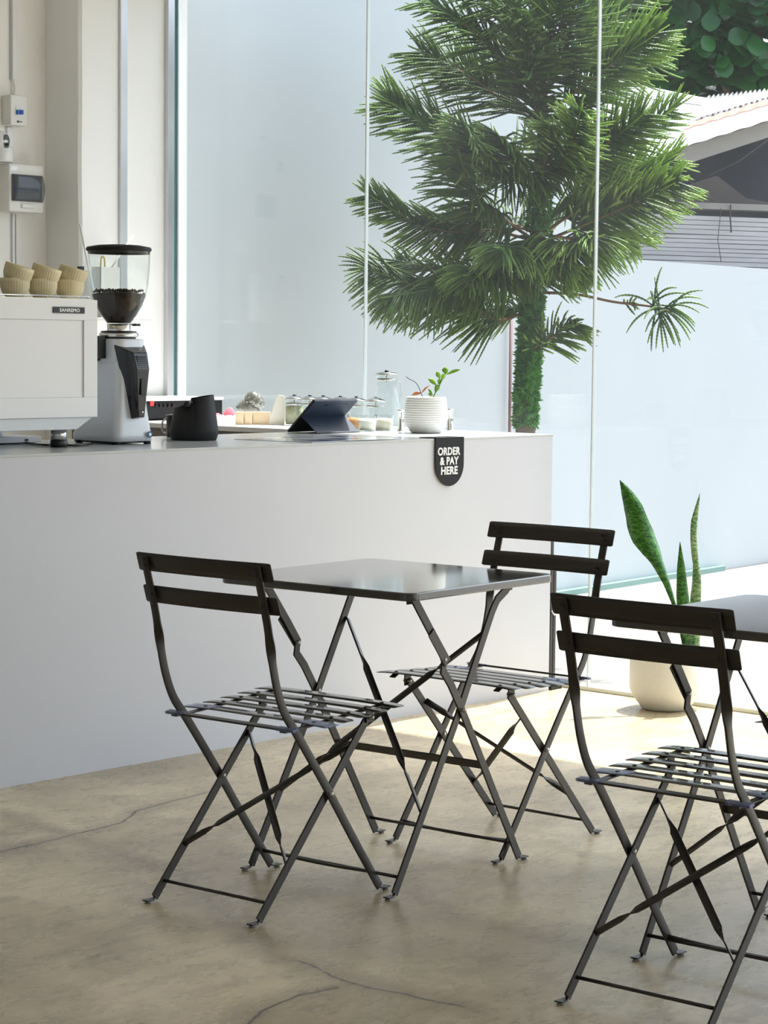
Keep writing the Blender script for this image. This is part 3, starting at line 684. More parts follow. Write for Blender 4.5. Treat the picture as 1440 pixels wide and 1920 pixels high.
# scale and cable under the machine
s0 = at(48, 830, 2, TOP)
sc_ = thing('drip_scale', 'flat white scale lying on the counter under the espresso machine', 'scale', (s0.x - 0.06, s0.y - 0.01, TOP))
MB().box((-0.11, -0.06, 0.004), (0.070, 0.07, 0.024)).build('scale_body', 'white_enamel', sc_, bevel=0.003)
for x, y in ((0.05, -0.04), (-0.08, 0.04), (0.05, 0.04), (-0.08, -0.04)): MB().lathe([(0.008, 0), (0.008, 0.004)], 12, (x, y, 0), cap0=True).build('foot', 'black', sc_)
MB().box((0.0, -0.0612, 0.009), (0.014, -0.059, 0.016)).build('socket', 'black', sc_)
cbp = [at(u, v, 2, TOP + 0.004) for u, v in ((-60, 823), (0, 827), (40, 829), (80, 834), (110, 834.5), (145, 835), (170, 832))]
cbp[4] += V((0, 0.02, 0.0)); tag(MB().tube(bez(cbp, 6), 0.0035, 8).build('power_cable', 'black'), 'black power cable snaking across counter under the espresso machine', 'cable')

# cups stacked on the machine
def cup_part(t, xf, tag_in=True):
    n = 96
    prof = [(0.0, 0.002), (0.024, 0.0), (0.028, 0.003), (0.039, 0.016), (0.0445, 0.032), (0.0455, 0.050), (0.0460, 0.062), (0.0440, 0.063), (0.043, 0.059)]
    MB(xf).lathe(prof, n, rmod=lambda a, i, z: 1 + (0.022 * math.cos(32 * a) if 2 < i < 6 else 0)).build('bowl_shell', 'cup', t)
    MB(xf).lathe([(0.0430, 0.0605), (0.0410, 0.030), (0.03, 0.010), (0.0, 0.006)], 48).build('glazed_inside', 'cup_in', t)
    hp = bez([(0.043, 0, 0.052), (0.060, 0, 0.056), (0.068, 0, 0.040), (0.058, 0, 0.024), (0.041, 0, 0.024)], 5)
    MB(xf).tube(hp, 0.0042, 8).build('handle', 'cup', t)
ZT = 1.4370
cups = []
lab_b = ['cream ribbed cup, lower one of the stack at the left edge of the machine', 'cream ribbed cup, lower one of the middle stack on the machine', 'cream ribbed cup, lower one of the stack nearest the grinder']
lab_t = ['cream ribbed cup tilted on top of the leftmost stack', 'cream ribbed cup tilted on top of the middle stack', 'cream ribbed cup tilted on top of the stack nearest the grinder']
GC = 'ribbed cream cups on the espresso machine'
base = thing('ribbed_cup', lab_b[0], 'cup', (0, 0, 0), 0.9, GC); cup_part(base, Matrix.Identity(4))
for i, u in enumerate((28, 80, 131)):
    p = at(u, 556, 1, 5.47)
    if i == 0: base.location = (p.x, 5.47, ZT); base.rotation_euler = (0, 0, 0.9)
    else: dup(base, (p.x, 5.47, ZT), 0.9 + 0.15 * i, lab_b[i], GC)
    t = dup(base, (p.x - 0.003, 5.47, ZT + 0.041), 0, lab_t[i], GC)
    # leaning towards the right in the photo: opening tips to the right
    ax = FWD.copy()
    t.rotation_mode = 'QUATERNION'
    t.rotation_quaternion = Matrix.Rotation(math.radians(18 - i), 4, ax).to_quaternion() @ Matrix.Rotation(0.85 + 0.1 * i, 4, 'Z').to_quaternion()

# ------------------------------------------------------------------ grinder
GX, GY = 4.748, 5.439
gr = thing('coffee_grinder', 'silver-white coffee grinder with clear bean hopper and black back vent', 'coffee grinder', (GX, GY, TOP))
def gz(v): return 1.3038 - (v - 641) / 573.0 - TOP
def rrect(hx, hy, r, cy, n=5):
    out = []
    for cx_, cy_, a0 in ((hx - r, hy - r, 0), (-hx + r, hy - r, PI / 2), (-hx + r, -hy + r, PI), (hx - r, -hy + r, 1.5 * PI)):
        for k in range(n + 1):
            a = a0 + PI / 2 * k / n; out.append((cx_ + r * math.cos(a), cy + cy_ + r * math.sin(a)))
    return out
def loft(mb, secs, smooth=True, caps=True):
    n = len(secs[0][1]); vs = [(x, y, z) for z, pl in secs for x, y in pl]
    fs = [(i * n + k, i * n + (k + 1) % n, (i + 1) * n + (k + 1) % n, (i + 1) * n + k) for i in range(len(secs) - 1) for k in range(n)]
    if caps: fs += [tuple(reversed(range(n))), tuple((len(secs) - 1) * n + k for k in range(n))]
    return mb._add(vs, fs, smooth)
# sections: z, half x, y-front(+), y-back(-)
secs = []
for (z, hx, yb, yf, r_) in ((0.010, 0.082, -0.086, 0.150, 0.03), (0.030, 0.082, -0.085, 0.150, 0.03), (0.048, 0.080, -0.083, 0.140, 0.03), (0.068, 0.078, -0.081, 0.115, 0.03),
                            (0.085, 0.075, -0.079, 0.088, 0.03), (0.120, 0.070, -0.076, 0.076, 0.03), (0.20, 0.062, -0.071, 0.068, 0.03), (0.29, 0.056, -0.066, 0.062, 0.03), (0.312, 0.056, -0.066, 0.062, 0.03), (0.318, 0.052, -0.062, 0.058, 0.028)):
    secs.append((z, rrect(hx, (yf - yb) / 2, r_, (yf + yb) / 2)))
loft(MB(), secs).build('body', 'silver_paint', gr)
for x, y in ((0.065, -0.066), (-0.065, -0.066), (0.065, 0.12), (-0.065, 0.12)): MB().lathe([(0.012, 0.0), (0.012, 0.011)], 14, (x, y, 0), cap0=True).build('rubber_foot', 'black', gr)
MB().box((-0.07, -0.05, 0.003), (0.07, 0.14, 0.010)).build('base_plate', 'black', gr, bevel=0.002)
# neck housing
loft(MB(), [(0.262, rrect(0.058, 0.062, 0.03, 0.0)), (0.266, rrect(0.061, 0.065, 0.03, 0)), (0.335, rrect(0.064, 0.068, 0.032, 0)), (0.340, rrect(0.060, 0.064, 0.03, 0))]).build('neck_housing', 'silver_paint', gr)
# black vent cover over the back: broad at the top, a point at the bottom
def vent():
    mb = MB()
    A = (-0.0665, -0.050, gz(646)); A2 = (0.0665, -0.050, gz(646))
    B = (-0.032, -0.106, gz(660)); B2 = (0.028, -0.106, gz(660))
    Cc = (-0.013, -0.113, gz(779)); C2 = (0.012, -0.113, gz(779))
    D = (-0.016, -0.074, gz(783)); D2 = (0.016, -0.074, gz(783))
    E_ = (-0.030, -0.121, gz(690)); E2 = (0.026, -0.121, gz(690))
    vs = [A, A2, B, B2, Cc, C2, D, D2, E_, E2]
    fs = [(0, 2, 8, 4, 6), (1, 7, 5, 9, 3), (2, 3, 9, 8), (8, 9, 5, 4), (4, 5, 7, 6), (0, 1, 3, 2), (0, 6, 7, 1)]
    return mb._add(vs, fs)
vent().build('vent_cover', 'black_gloss', gr, bevel=0.003, seg=3)
for k in range(8):
    t_ = k / 7; v = 668 + 4.0 * k
    MB().box((-0.022, -0.1155 - 0.0065 * min(1, t_ * 1.1), gz(v)), (0.020, -0.108, gz(v) + 0.0030)).build('vent_slot', 'dark_vent', gr, bevel=0.0006)
MB().box((-0.012, -0.1235, gz(738)), (0.012, -0.112, gz(708))).build('vent_grip', 'black', gr, bevel=0.002)
MB(Matrix.Translation((0.0, -0.1155, gz(770))) @ Matrix.Rotation(PI / 2, 4, 'X')).lathe([(0.0035, 0), (0.0035, 0.0012), (0, 0.0012)], 14).build('cover_screw', 'chrome', gr)
# top rings and hopper
MB().lathe([(0.062, gz(632)), (0.064, gz(630)), (0.064, gz(626)), (0.060, gz(624))], 40, cap0=True, cap1=True).build('adjustment_ring', 'chrome', gr)
MB().lathe([(0.055, gz(636)), (0.056, gz(632)), ], 40, cap0=True).lathe([(0.058, gz(624)), (0.058, gz(621)), (0.040, gz(620))], 40).build('black_ring', 'black', gr)
MB().lathe([(0.038, gz(621)), (0.038, gz(607.5))], 36, cap1=True).build('collar', 'chrome', gr)
MB().box((0.03, -0.010, gz(609)), (0.075, 0.002, gz(607))).box((0.060, -0.014, gz(611)), (0.082, 0.004, gz(606.5))).build('shutter_lever', 'black', gr, bevel=0.001)
MB().box((-0.062, -0.01, gz(672)), (-0.092, 0.03, gz(630))).box((-0.05, 0.02, gz(676)), (-0.098, 0.05, gz(668))).build('fork_holder', 'black', gr, bevel=0.003)
hp = [(0.039, 607), (0.044, 602), (0.060, 590), (0.075, 575), (0.087, 557), (0.095, 535), (0.099, 510), (0.101, 490), (0.101, 474)]
MB().lathe([(r_, gz(v)) for r_, v in hp], 48).build('hopper', 'glass', gr)
bn = [(0.0, 606), (0.037, 606), (0.042, 602), (0.058, 590), (0.0735, 575), (0.0855, 557), (0.087, 553)]
rnd = random.Random(4)
bm_ = MB().lathe([(r_, gz(v)) for r_, v in bn] + [(0.06, gz(550)), (0.03, gz(547)), (0.0, gz(549))], 48)
be = bm_.build('coffee_beans', 'beans', gr)
bb = MB()
for k in range(230):
    a = rnd.uniform(0, 2 * PI); q = math.sqrt(rnd.random())
    if rnd.random() < 0.5: rr_ = 0.082 * q; z = gz(548) + rnd.uniform(0, 0.006)
    else:
        v = rnd.uniform(550, 603); k_ = (606 - v) / 57.0; rr_ = 0.037 + 0.0455 * min(1, k_ * 1.05); z = gz(v)
    xf = Matrix.Translation((rr_ * math.cos(a), rr_ * math.sin(a), z)) @ Matrix.Rotation(rnd.uniform(0, 6), 4, 'Z') @ Matrix.Rotation(rnd.uniform(-1, 1), 4, 'X')
    bb.xf = xf; bb.lathe([(0.0005, -0.0042), (0.0026, -0.003), (0.0036, 0), (0.0026, 0.003), (0.0005, 0.0042)], 7)
o = bb.build('loose_bean', 'beans', be); o['kind'] = 'stuff'
MB().lathe([(0.1005, gz(478)), (0.1005, gz(474)), (0.104, gz(473)), (0.1065, gz(470)), (0.103, gz(466)), (0.07, gz(462.5)), (0.03, gz(461)), (0.0, gz(460.7))], 56).build('hopper_lid', 'black_matte', gr)
bd = Matrix.Translation((0.052, -0.0915, gz(812))) @ Matrix.Rotation(PI / 2, 4, 'X')
mb = MB(bd); mb.lathe([(0.011, 0.0), (0.011, 0.002), (0.0085, 0.003), (0.0085, 0.002), (0.0, 0.002)], 24); bo = mb.build('badge', 'badge', gr)
MB(bd).lathe([(0.006, 0.0022), (0.006, 0.003), (0.0, 0.003)], 20).build('badge_face', 'text_white', bo)
# ------------------------------------------------------------------ shelf + straws behind
shl = at(190, 596, 1, 7.25)
sh = tag(MB().box((6.075, 7.155, shl.z - 0.012), (6.44, 7.31, shl.z)).build('wall_shelf', 'white_plastic', bevel=0.002), 'small white shelf on the column behind the grinder hopper', 'shelf')
a, b = at(186, 500, 1, 7.20), at(223, 500, 1, 7.20)
cb = thing('straw_box', 'white open box holding straws and yellow tongs, behind the clear hopper', 'box', ((a.x + b.x) / 2, 7.22, shl.z))
w = (b.x - a.x) / 2; hgt = a.z - shl.z
mb = MB()
for q0, q1 in (((-w, -0.03, 0), (w, -0.028, hgt)), ((-w, 0.028, 0), (w, 0.03, hgt)), ((-w, -0.03, 0), (-w + 0.002, 0.03, hgt)), ((w - 0.002, -0.03, 0), (w, 0.03, hgt)), ((-w, -0.03, 0), (w, 0.03, 0.002))): mb.box(q0, q1)
mb.build('box_wall', 'white_plastic', cb)
MB().tube(bez([(-0.03, 0.0, hgt - 0.03), (-0.028, 0, hgt + 0.03), (-0.018, 0, hgt + 0.045), (-0.008, 0, hgt + 0.03), (-0.006, 0, hgt - 0.03)], 5), 0.0035, 8).build('tongs', 'yellow', cb)
a = at(236, 462, 1, 7.22); b = at(250, 441, 1, 7.22)
tag(MB().tube([(a + (a - b) * 3.2), b], 0.0045, 10).build('drinking_straw', 'camera_white'), 'white straw slanting up right of the black hopper lid', 'straw')
jx = at(166, 560, 1, 7.2)
jr = thing('straw_canister', 'clear plastic canister left of the hopper, seen beside the cups', 'canister', (jx.x + 0.004, 7.22, shl.z))
hh = at(166, 506, 1, 7.2).z - shl.z
MB().lathe([(0.034, 0.0), (0.036, 0.004), (0.038, hh)], 28, cap0=True).build('canister_wall', 'glass', jr)
MB().box((-0.040, -0.012, hh - 0.002), (-0.02, 0.012, hh + 0.014)).build('clip', 'black', jr, bevel=0.002)
a = at(150, 420, 1, 7.20); b = at(164, 490, 1, 7.21)
tag(MB().tube([a, b, b + (b - a) * 0.9], 0.0050, 10).build('drinking_straw', 'camera_white'), 'pale straw leaning left out of the clear canister above the cups', 'straw')

# ------------------------------------------------------------------ wall devices
YW = 7.54
def wbox(u0, v0, u1, v1, dep, name, m, parent, off, bevel=0.003):
    p, q = at(u0, v0, 1, YW - dep), at(u1, v1, 1, YW - dep)
    return MB().box((p.x, YW - dep, q.z), (q.x, YW, p.z)).build(name, m, parent, bevel=bevel, off=off)
p0 = at(35, 207, 1, YW); OFB = tuple(p0)
bk = thing('circuit_breaker', 'small cream wall breaker box with two blue switches', 'breaker box', OFB)
wbox(20, 177, 50.5, 237, 0.062, 'housing', 'white_plastic', bk, OFB, 0.004)
p, q = at(30, 197, 1, YW - 0.064), at(44, 217, 1, YW - 0.064)
MB().box((p.x, YW - 0.0635, q.z), (q.x, YW - 0.060, p.z)).build('switch_plate', 'pvc', bk, off=OFB, bevel=0.001)
for u in (34.5, 41):
    p, q = at(u - 2.4, 206, 1, YW - 0.07), at(u + 2.4, 215, 1, YW - 0.07)
    MB().box((p.x, YW - 0.074, q.z), (q.x, YW - 0.062, p.z)).build('switch', 'blue_switch', bk, off=OFB, bevel=0.001)
p, q = at(32, 226, 1, YW - 0.063), at(36, 230, 1, YW - 0.063)
MB().box((p.x, YW - 0.0628, q.z), (q.x, YW - 0.061, p.z)).box((q.x + 0.003, YW - 0.0628, q.z + 0.002), (q.x + 0.016, YW - 0.061, p.z - 0.002)).build('maker_mark', 'black', bk, off=OFB)
p0 = at(50, 355, 1, YW); OFB = tuple(p0)
cu_ = thing('fuse_box', 'cream wall fuse box with smoked window over a row of blue breakers', 'fuse box', OFB)
wbox(17, 306, 82, 400, 0.085, 'housing', 'white_plastic', cu_, OFB, 0.005)
for k in range(8):
    u = 27 + k * 6.2; p, q = at(u, 350, 1, YW - 0.088), at(u + 4.2, 362, 1, YW - 0.088)
    MB().box((p.x, YW - 0.0895, q.z), (q.x, YW - 0.084, p.z)).build('breaker_switch', 'blue_switch', cu_, off=OFB)
p, q = at(22, 326, 1, YW - 0.087), at(79, 380, 1, YW - 0.087)
MB().box((p.x, YW - 0.0862, q.z), (q.x, YW - 0.084, p.z)).build('inner_panel', 'timber', cu_, off=OFB)
def lidf(u, v, p=p, q=q): return (p.x + (q.x - p.x) * u, YW - 0.0915 - 0.014 * math.sin(PI * min(1, max(0, v))) , q.z + (p.z - q.z) * v)
MB().grid(lidf, 6, 10).build('smoked_window', 'smoke', cu_, off=OFB, solid=0.002)
p, q = at(19.5, 311, 1, YW - 0.0862), at(32, 320, 1, YW - 0.0862)
lb = MB().box((p.x, YW - 0.0865, q.z), (q.x, YW - 0.084, p.z)).build('label_plate', 'steel', cu_, off=OFB)
p, q = at(40, 382, 1, YW - 0.0862), at(62, 391, 1, YW - 0.0862)
MB().box((p.x, YW - 0.092, q.z), (q.x, YW - 0.084, p.z)).build('window_latch', 'white_plastic', cu_, off=OFB, bevel=0.003)
# security camera on a bracket above the fuse box
p0 = at(8, 303, 1, YW); OFB = tuple(p0)
cz_ = at(8, 275, 1, YW - 0.07); cm = thing('security_camera', 'round white security camera with black face at left edge', 'camera', (cz_.x, YW - 0.05, at(8, 304, 1, YW - 0.05).z))
hb = cm.location.z
MB().lathe([(0.0, 0.0), (0.045, 0.0), (0.048, 0.006), (0.048, 0.055), (0.04, 0.064), (0.0, 0.066)], 32).build('base', 'camera_white', cm)
hd = at(10, 266, 1, YW - 0.08)
mb = MB(Matrix.Translation((hd.x - cm.location.x - 0.01, 0.0, hd.z - hb)))
mb.lathe([(0.0005, -0.05), (0.025, -0.043), (0.042, -0.025), (0.049, 0), (0.042, 0.025), (0.025, 0.043), (0.0005, 0.05)], 32); hdo = mb.build('head', 'camera_white', cm)
fc = at(13, 265, 1, YW - 0.098)
mb = MB(Matrix.Translation((fc.x - cm.location.x, -0.046, fc.z - hb)))
poly = [(0.016 * math.cos(a), 0.030 * math.sin(a)) for a in [2 * PI * k / 28 for k in range(28)]]
mb.prism(poly, (0, -0.001, 0), (1, 0, 0), (0, 0, 1), (0, 0.03, 0)); fo_ = mb.build('face_plate', 'black_gloss', hdo, bevel=0.001)
mb = MB(Matrix.Translation((fc.x - cm.location.x, -0.0485, fc.z - hb - 0.012)) @ Matrix.Rotation(PI / 2, 4, 'X')); mb.lathe([(0.007, 0), (0.007, 0.001), (0.0, 0.001)], 16); mb.build('lens', 'black', cm)
# trunking and conduits
def run(u0, u1, v0, v1, dep, name, m, label, cat):
    p, q = at(u0, v0, 1, YW - dep), at(u1, v1, 1, YW - dep)
    return tag(MB().box((p.x, YW - dep, q.z), (q.x, YW, p.z)).build(name, m, bevel=0.001), label, cat)
zt3 = at(23, -60, 1, YW - 0.02)
run(24, 33.5, -60, 150, 0.020, 'cable_trunking', 'pvc', 'white square cable trunking running down to the small breaker box', 'trunking')
run(19.5, 22, -60, 150, 0.008, 'electric_cable', 'alu', 'thin grey cable beside the white trunking above the breaker box', 'cable')
a = at(25, 150, 1, YW - 0.012); b = at(27, 178, 1, YW - 0.02)
tag(MB().tube(bez([(a.x, YW - 0.012, a.z), (a.x + 0.006, YW - 0.014, (a.z + b.z) / 2), (b.x, YW - 0.014, b.z)], 5), 0.004, 8).build('electric_cable', 'paper'), 'short cream cable between trunking and small breaker box', 'cable')
run(14, 26, 238, 306, 0.012, 'cable_trunking', 'pvc', 'short white trunking between the breaker box and the fuse box', 'trunking')
run(24, 28.5, 401, 620, 0.012, 'cable_trunking', 'pvc', 'white trunking running down from the fuse box behind the cups', 'trunking')
run(29.8, 31.6, 401, 620, 0.008, 'electric_cable', 'steel', 'thin grey cable running down from the fuse box', 'cable')

# ------------------------------------------------------------------ knock box
kp = V((5.125, 5.485, TOP))
kb = thing('knock_box', 'matte black round knock box with notched slanted rim on the counter', 'knock box', kp, 0)
aR = math.atan2(RGT.y, RGT.x)     # angle pointing right in the photo
def kz(a, i, z):
    if i < 5: return 0
    c = math.cos(a - aR - 0.2)
    h = 0.012 * c
    if c < -0.05: h -= 0.020
    return h
prof = [(0.0, 0.001), (0.074, 0.0), (0.077, 0.003), (0.084, 0.026), (0.083, 0.034), (0.067, 0.142), (0.063, 0.142), (0.074, 0.04), (0.0, 0.03)]
kzz = lambda a, i, z: kz(a, i, z) if i in (5, 6) else 0
MB().lathe(prof, 72, zmod=kzz).build('tub', 'black_matte', kb)
MB().tube([RGT * -0.017 - FWD * 0.060 + V((0, 0, 0.124)), RGT * -0.017 + FWD * 0.060 + V((0, 0, 0.124))], 0.0095, 16).build('knock_bar', 'black', kb)
MB().tube([(RGT * -0.018 - FWD * 0.071 + V((0, 0, 0.122))), (RGT * -0.016 - FWD * 0.045 + V((0, 0, 0.122)))], 0.0105, 18).build('bar_end', 'black', kb)

# black canister behind
cp_ = at(305, 818, 2, TOP) - V((0.03, 0.03, 0)) + FWD * 0.05
cp_.y = min(cp_.y, YC + 0.62)
cn = thing('milk_pitcher', 'glossy black lidded pitcher half hidden behind the knock box', 'pitcher', cp_)
MB().lathe([(0.0, 0.0), (0.040, 0.0), (0.042, 0.004), (0.042, 0.068), (0.044, 0.074)], 36).build('body', 'black_gloss', cn)
MB().lathe([(0.0442, 0.073), (0.044, 0.077), (0.030, 0.079), (0.0, 0.080)], 36).build('lid', 'black_gloss', cn)
MB().tube(bez([RGT * 0.0 + V((0, 0, 0.078)) + RGT * -0.012, V((0, 0, 0.094)), RGT * 0.016 + V((0, 0, 0.090)), RGT * 0.02 + V((0, 0, 0.078))], 5), 0.004, 8).build('lid_knob', 'black', cn)
MB().tube(bez([-RGT * 0.040 + V((0, 0, 0.066)), -RGT * 0.056 + V((0, 0, 0.05)), -RGT * 0.054 + V((0, 0, 0.02)), -RGT * 0.040 + V((0, 0, 0.012))], 5), 0.0035, 8).build('handle', 'chrome', cn)

# appliance with white lid and black control strip
ap = thing('countertop_appliance', 'low white topped appliance with black control strip and red switch', 'appliance', (6.45, 7.05, TOP))
x1_ = at(417, 760, 1, 6.95).x; x0_ = 6.17
x1_ = min(x1_, 6.665)
OA = (6.45, 7.05, TOP)
zt_a = at(350, 751, 1, 6.95).z
MB().box((x0_, 6.95, TOP + 0.006), (x1_, 7.25, zt_a)).build('body', 'black_matte', ap, bevel=0.003, off=OA)
MB().box((x0_ - 0.006, 6.945, zt_a), (x1_ + 0.004, 7.255, zt_a + 0.012)).build('lid', 'white_enamel', ap, bevel=0.003, off=OA)
p, q = at(281, 752, 1, 6.948), at(288, 761, 1, 6.948)
MB().box((p.x, 6.944, q.z), (q.x, 6.95, p.z)).build('power_switch', 'red', ap, bevel=0.001, off=OA)
for k in range(5):
    u = 290 + 8 * k; p, q = at(u, 757, 1, 6.948), at(u + 4, 763, 1, 6.948)
    MB().box((p.x, 6.942, q.z), (q.x, 6.95, p.z)).build('control_key', 'black_gloss', ap, bevel=0.001, off=OA)

# ------------------------------------------------------------------ tablet on folding case
tp = at(540, 811, 2, TOP)
tb_ = thing('tablet', 'tablet in dark blue folding case propped on the counter with its back to us', 'tablet', (tp.x, tp.y, TOP))
yT, zT_ = -0.135, 0.122; Wd = 0.232
sd = V((0, yT, zT_)).normalized(); sn = V((0, sd.z, -sd.y))
def slab(mb, p, q, th, w0, w1):
    d = (q - p).normalized(); n_ = V((0, -d.z, d.y))
    vs = [V((w0, 0, 0)) + p, V((w1, 0, 0)) + p, V((w1, 0, 0)) + q, V((w0, 0, 0)) + q]; vs += [v + n_ * th for v in vs]
    mb._add(vs, [(0, 1, 2, 3), (7, 6, 5, 4), (0, 4, 5, 1), (1, 5, 6, 2), (2, 6, 7, 3), (3, 7, 4, 0)]); return mb
slab(MB(), V((0, 0, 0.001)), V((0, yT, zT_)), -0.008, 0, Wd).build('tablet_body', 'black', tb_, bevel=0.001)
slab(MB(), V((0, yT * 0.5, zT_ * 0.5)), V((0, yT - 0.001, zT_)), 0.004, 0, Wd).build('case_flap', 'blue_case', tb_, bevel=0.001)
slab(MB(), V((0, -0.148, 0.0008)), V((0, yT * 0.5, zT_ * 0.5)), 0.003, 0.0, Wd).build('case_flap', 'blue_case', tb_, bevel=0.001)
pp_ = V((0, yT * 0.88, zT_ * 0.88)) + sn * (0.0)
MB().tube([V((0.07, yT * 0.86 - 0.006, zT_ * 0.86)), V((0.19, yT * 0.86 - 0.006, zT_ * 0.86))], 0.0038, 10).build('stylus', 'blue_case', tb_)

# menus flat on the counter
def sheet(name, label, x0, y0, x1, y1, rz, zz, prints):
    cx, cy = (x0 + x1) / 2, (y0 + y1) / 2
    t = thing(name, label, 'menu', (cx, cy, TOP), rz, None); hx, hy = (x1 - x0) / 2, (y1 - y0) / 2
    s = MB().box((-hx, -hy, zz), (hx, hy, zz + 0.0012)).build('sheet', 'menu', t)
    mb = MB()
    for (a, b, c, d) in prints: mb.box((a * hx, b * hy, zz + 0.0012), (c * hx, d * hy, zz + 0.00135))
    mb.build('printed_patch', 'menu_print', s)
sheet('menu_card', 'laminated menu sheet lying on the counter in front of the tablet', 5.29, 5.115, 5.53, 5.455, 0.10, 0.0005, [(-0.2, -0.9, 0.9, -0.3), (-0.8, 0.1, -0.1, 0.8)])
sheet('menu_card', 'laminated menu sheet on the counter between the tablet and order sign', 5.50, 5.105, 5.76, 5.44, -0.04, 0.002, [(-0.8, -0.7, 0.1, -0.1), (0.3, 0.2, 0.85, 0.8)])

# ------------------------------------------------------------------ jars
def jar(label, loc, fill, flevel, group):
    t = thing('lidded_glass_jar', label, 'jar', loc, 0.4, group); t.scale = (0.94, 0.94, 1.0)
    MB().lathe([(0.0, 0.002), (0.036, 0.0), (0.039, 0.003), (0.040, 0.012), (0.040, 0.100), (0.041, 0.105)], 32).build('glass_wall', 'glass', t)
    MB().lathe([(0.0, 0.004), (0.037, 0.004), (0.0375, flevel), (0.0, flevel + 0.002)], 24).build('contents', fill, t)
    l = MB().lathe([(0.0435, 0.1045), (0.0445, 0.107), (0.036, 0.112), (0.018, 0.119), (0.0, 0.121)], 36).build('lid', 'chrome', t)
    MB().lathe([(0.0375, 0.083), (0.0385, 0.086), (0.0385, 0.090), (0.036, 0.092)], 32).lathe([(0.003, 0.09), (0.003, 0.106)], 10).build('plunger_ring', 'steel', l)
    MB().lathe([(0.0, 0.1255), (0.005, 0.1248), (0.0080, 0.1225), (0.0070, 0.119), (0.004, 0.117)], 16).build('knob', 'black', l)
    return t
GJ = 'glass jars with steel lids on the work counter'
us = [552, 581, 606, 638, 668, 704]; XJ = [6.40, 6.405, 6.41, 6.415, 6.42, 6.437]
lj = ['glass jar with steel lid and pale green filling, leftmost jar beside the paper filters',
      'steel lidded glass jar second from the left, showing above the left corner of the tablet',
      'steel lidded glass jar third from the left, its lid above the middle of the tablet',
      'steel lidded glass jar fourth from the left, lid above the tablet right corner',
      'steel lidded glass jar standing behind the caramel ramekins',
      'steel lidded glass jar rightmost of the row, right before the tall carafe']
ys = [6.225, 6.14, 6.05, 5.96, 5.90, 5.845]
j0 = None
for i, (u, lb_) in enumerate(zip(us, lj)):
    d_ = XJ[i]
    p = at(u, 780, 0, d_)
    if i == 0: j0 = jar(lb_, (d_, p.y, TOP), 'tea', 0.078, GJ)
    elif i == 1: j1 = jar(lb_, (d_, p.y, TOP), 'cream', 0.03, GJ)
    else: dup(j1, (d_, p.y, TOP), 0.4 + i, lb_, GJ)
# carafe
cf = at(724, 790, 0, 6.40)
ca = thing('glass_carafe', 'tall clear glass carafe with steel plunger lid between jars and ribbed pot', 'carafe', (6.40, cf.y, TOP))
MB().lathe([(0.0, 0.002), (0.058, 0.0), (0.063, 0.006), (0.063, 0.02), (0.058, 0.06), (0.050, 0.11), (0.0425, 0.15), (0.040, 0.165), (0.040, 0.205), (0.042, 0.212)], 40).build('glass_body', 'glass', ca)
l = MB().lathe([(0.043, 0.213), (0.044, 0.2165), (0.030, 0.222), (0.0, 0.225)], 36).build('lid', 'chrome', ca)
MB().lathe([(0.037, 0.190), (0.0385, 0.193), (0.0385, 0.198), (0.036, 0.200)], 32).lathe([(0.003, 0.185), (0.003, 0.213)], 10).build('plunger_ring', 'steel', l)
MB().lathe([(0.0, 0.232), (0.005, 0.231), (0.0085, 0.227), (0.006, 0.222)], 16).build('knob', 'black', l)
MB().tube(bez([RGT * 0.040 + V((0, 0, 0.185)), RGT * 0.052 + V((0, 0, 0.18)) - FWD * 0.03, RGT * 0.056 - FWD * 0.035 + V((0, 0, 0.13)), RGT * 0.052 - FWD * 0.02 + V((0, 0, 0.085))], 6), 0.005, 10).build('handle', 'glass', ca)
# ramekins
GR = 'small glass ramekins on the counter'
def ramekin(label, loc, fill):
    t = thing('glass_ramekin', label, 'ramekin', loc, 0, GR)
    MB().lathe([(0.0, 0.001), (0.030, 0.0), (0.033, 0.003), (0.0385, 0.056), (0.041, 0.058), (0.041, 0.062), (0.039, 0.063)], 36).build('glass_wall', 'glass', t)
    MB().lathe([(0.0, 0.003), (0.031, 0.003), (0.0365, 0.046), (0.0, 0.049)], 28).build('contents', fill, t)
for x, y, fill, lb_ in ((6.14, 5.756, 'caramel', 'glass ramekin of caramel sugar, half hidden by the tablet'), (6.226, 5.772, 'caramel', 'glass ramekin of caramel sugar, right beside the white sugar one'),
                      (6.21, 5.679, 'cream', 'glass ramekin of white sugar, middle front of the group'), (6.30, 5.674, 'oats', 'glass ramekin of pale beige powder, nearest the carafe')):
    ramekin(lb_, (x, y, TOP), fill)
# steel tubes
for u, v, lb_ in ((751.5, 808, 'slim steel cylinder with dark base left of the ribbed pot'), (844, 806, 'slim shiny steel cylinder right of the ribbed pot')):
    p = at(u, v, 2, TOP); t = thing('steel_shaker', lb_, 'shaker', (p.x, p.y, TOP))
    MB().lathe([(0.0, 0.0), (0.0135, 0.0), (0.0145, 0.004), (0.0115, 0.01), (0.0115, 0.072), (0.0145, 0.078)], 24).build('tube', 'chrome', t)
    MB().lathe([(0.0146, 0.078), (0.0146, 0.081), (0.0, 0.082)], 24).build('rim', 'steel', t)
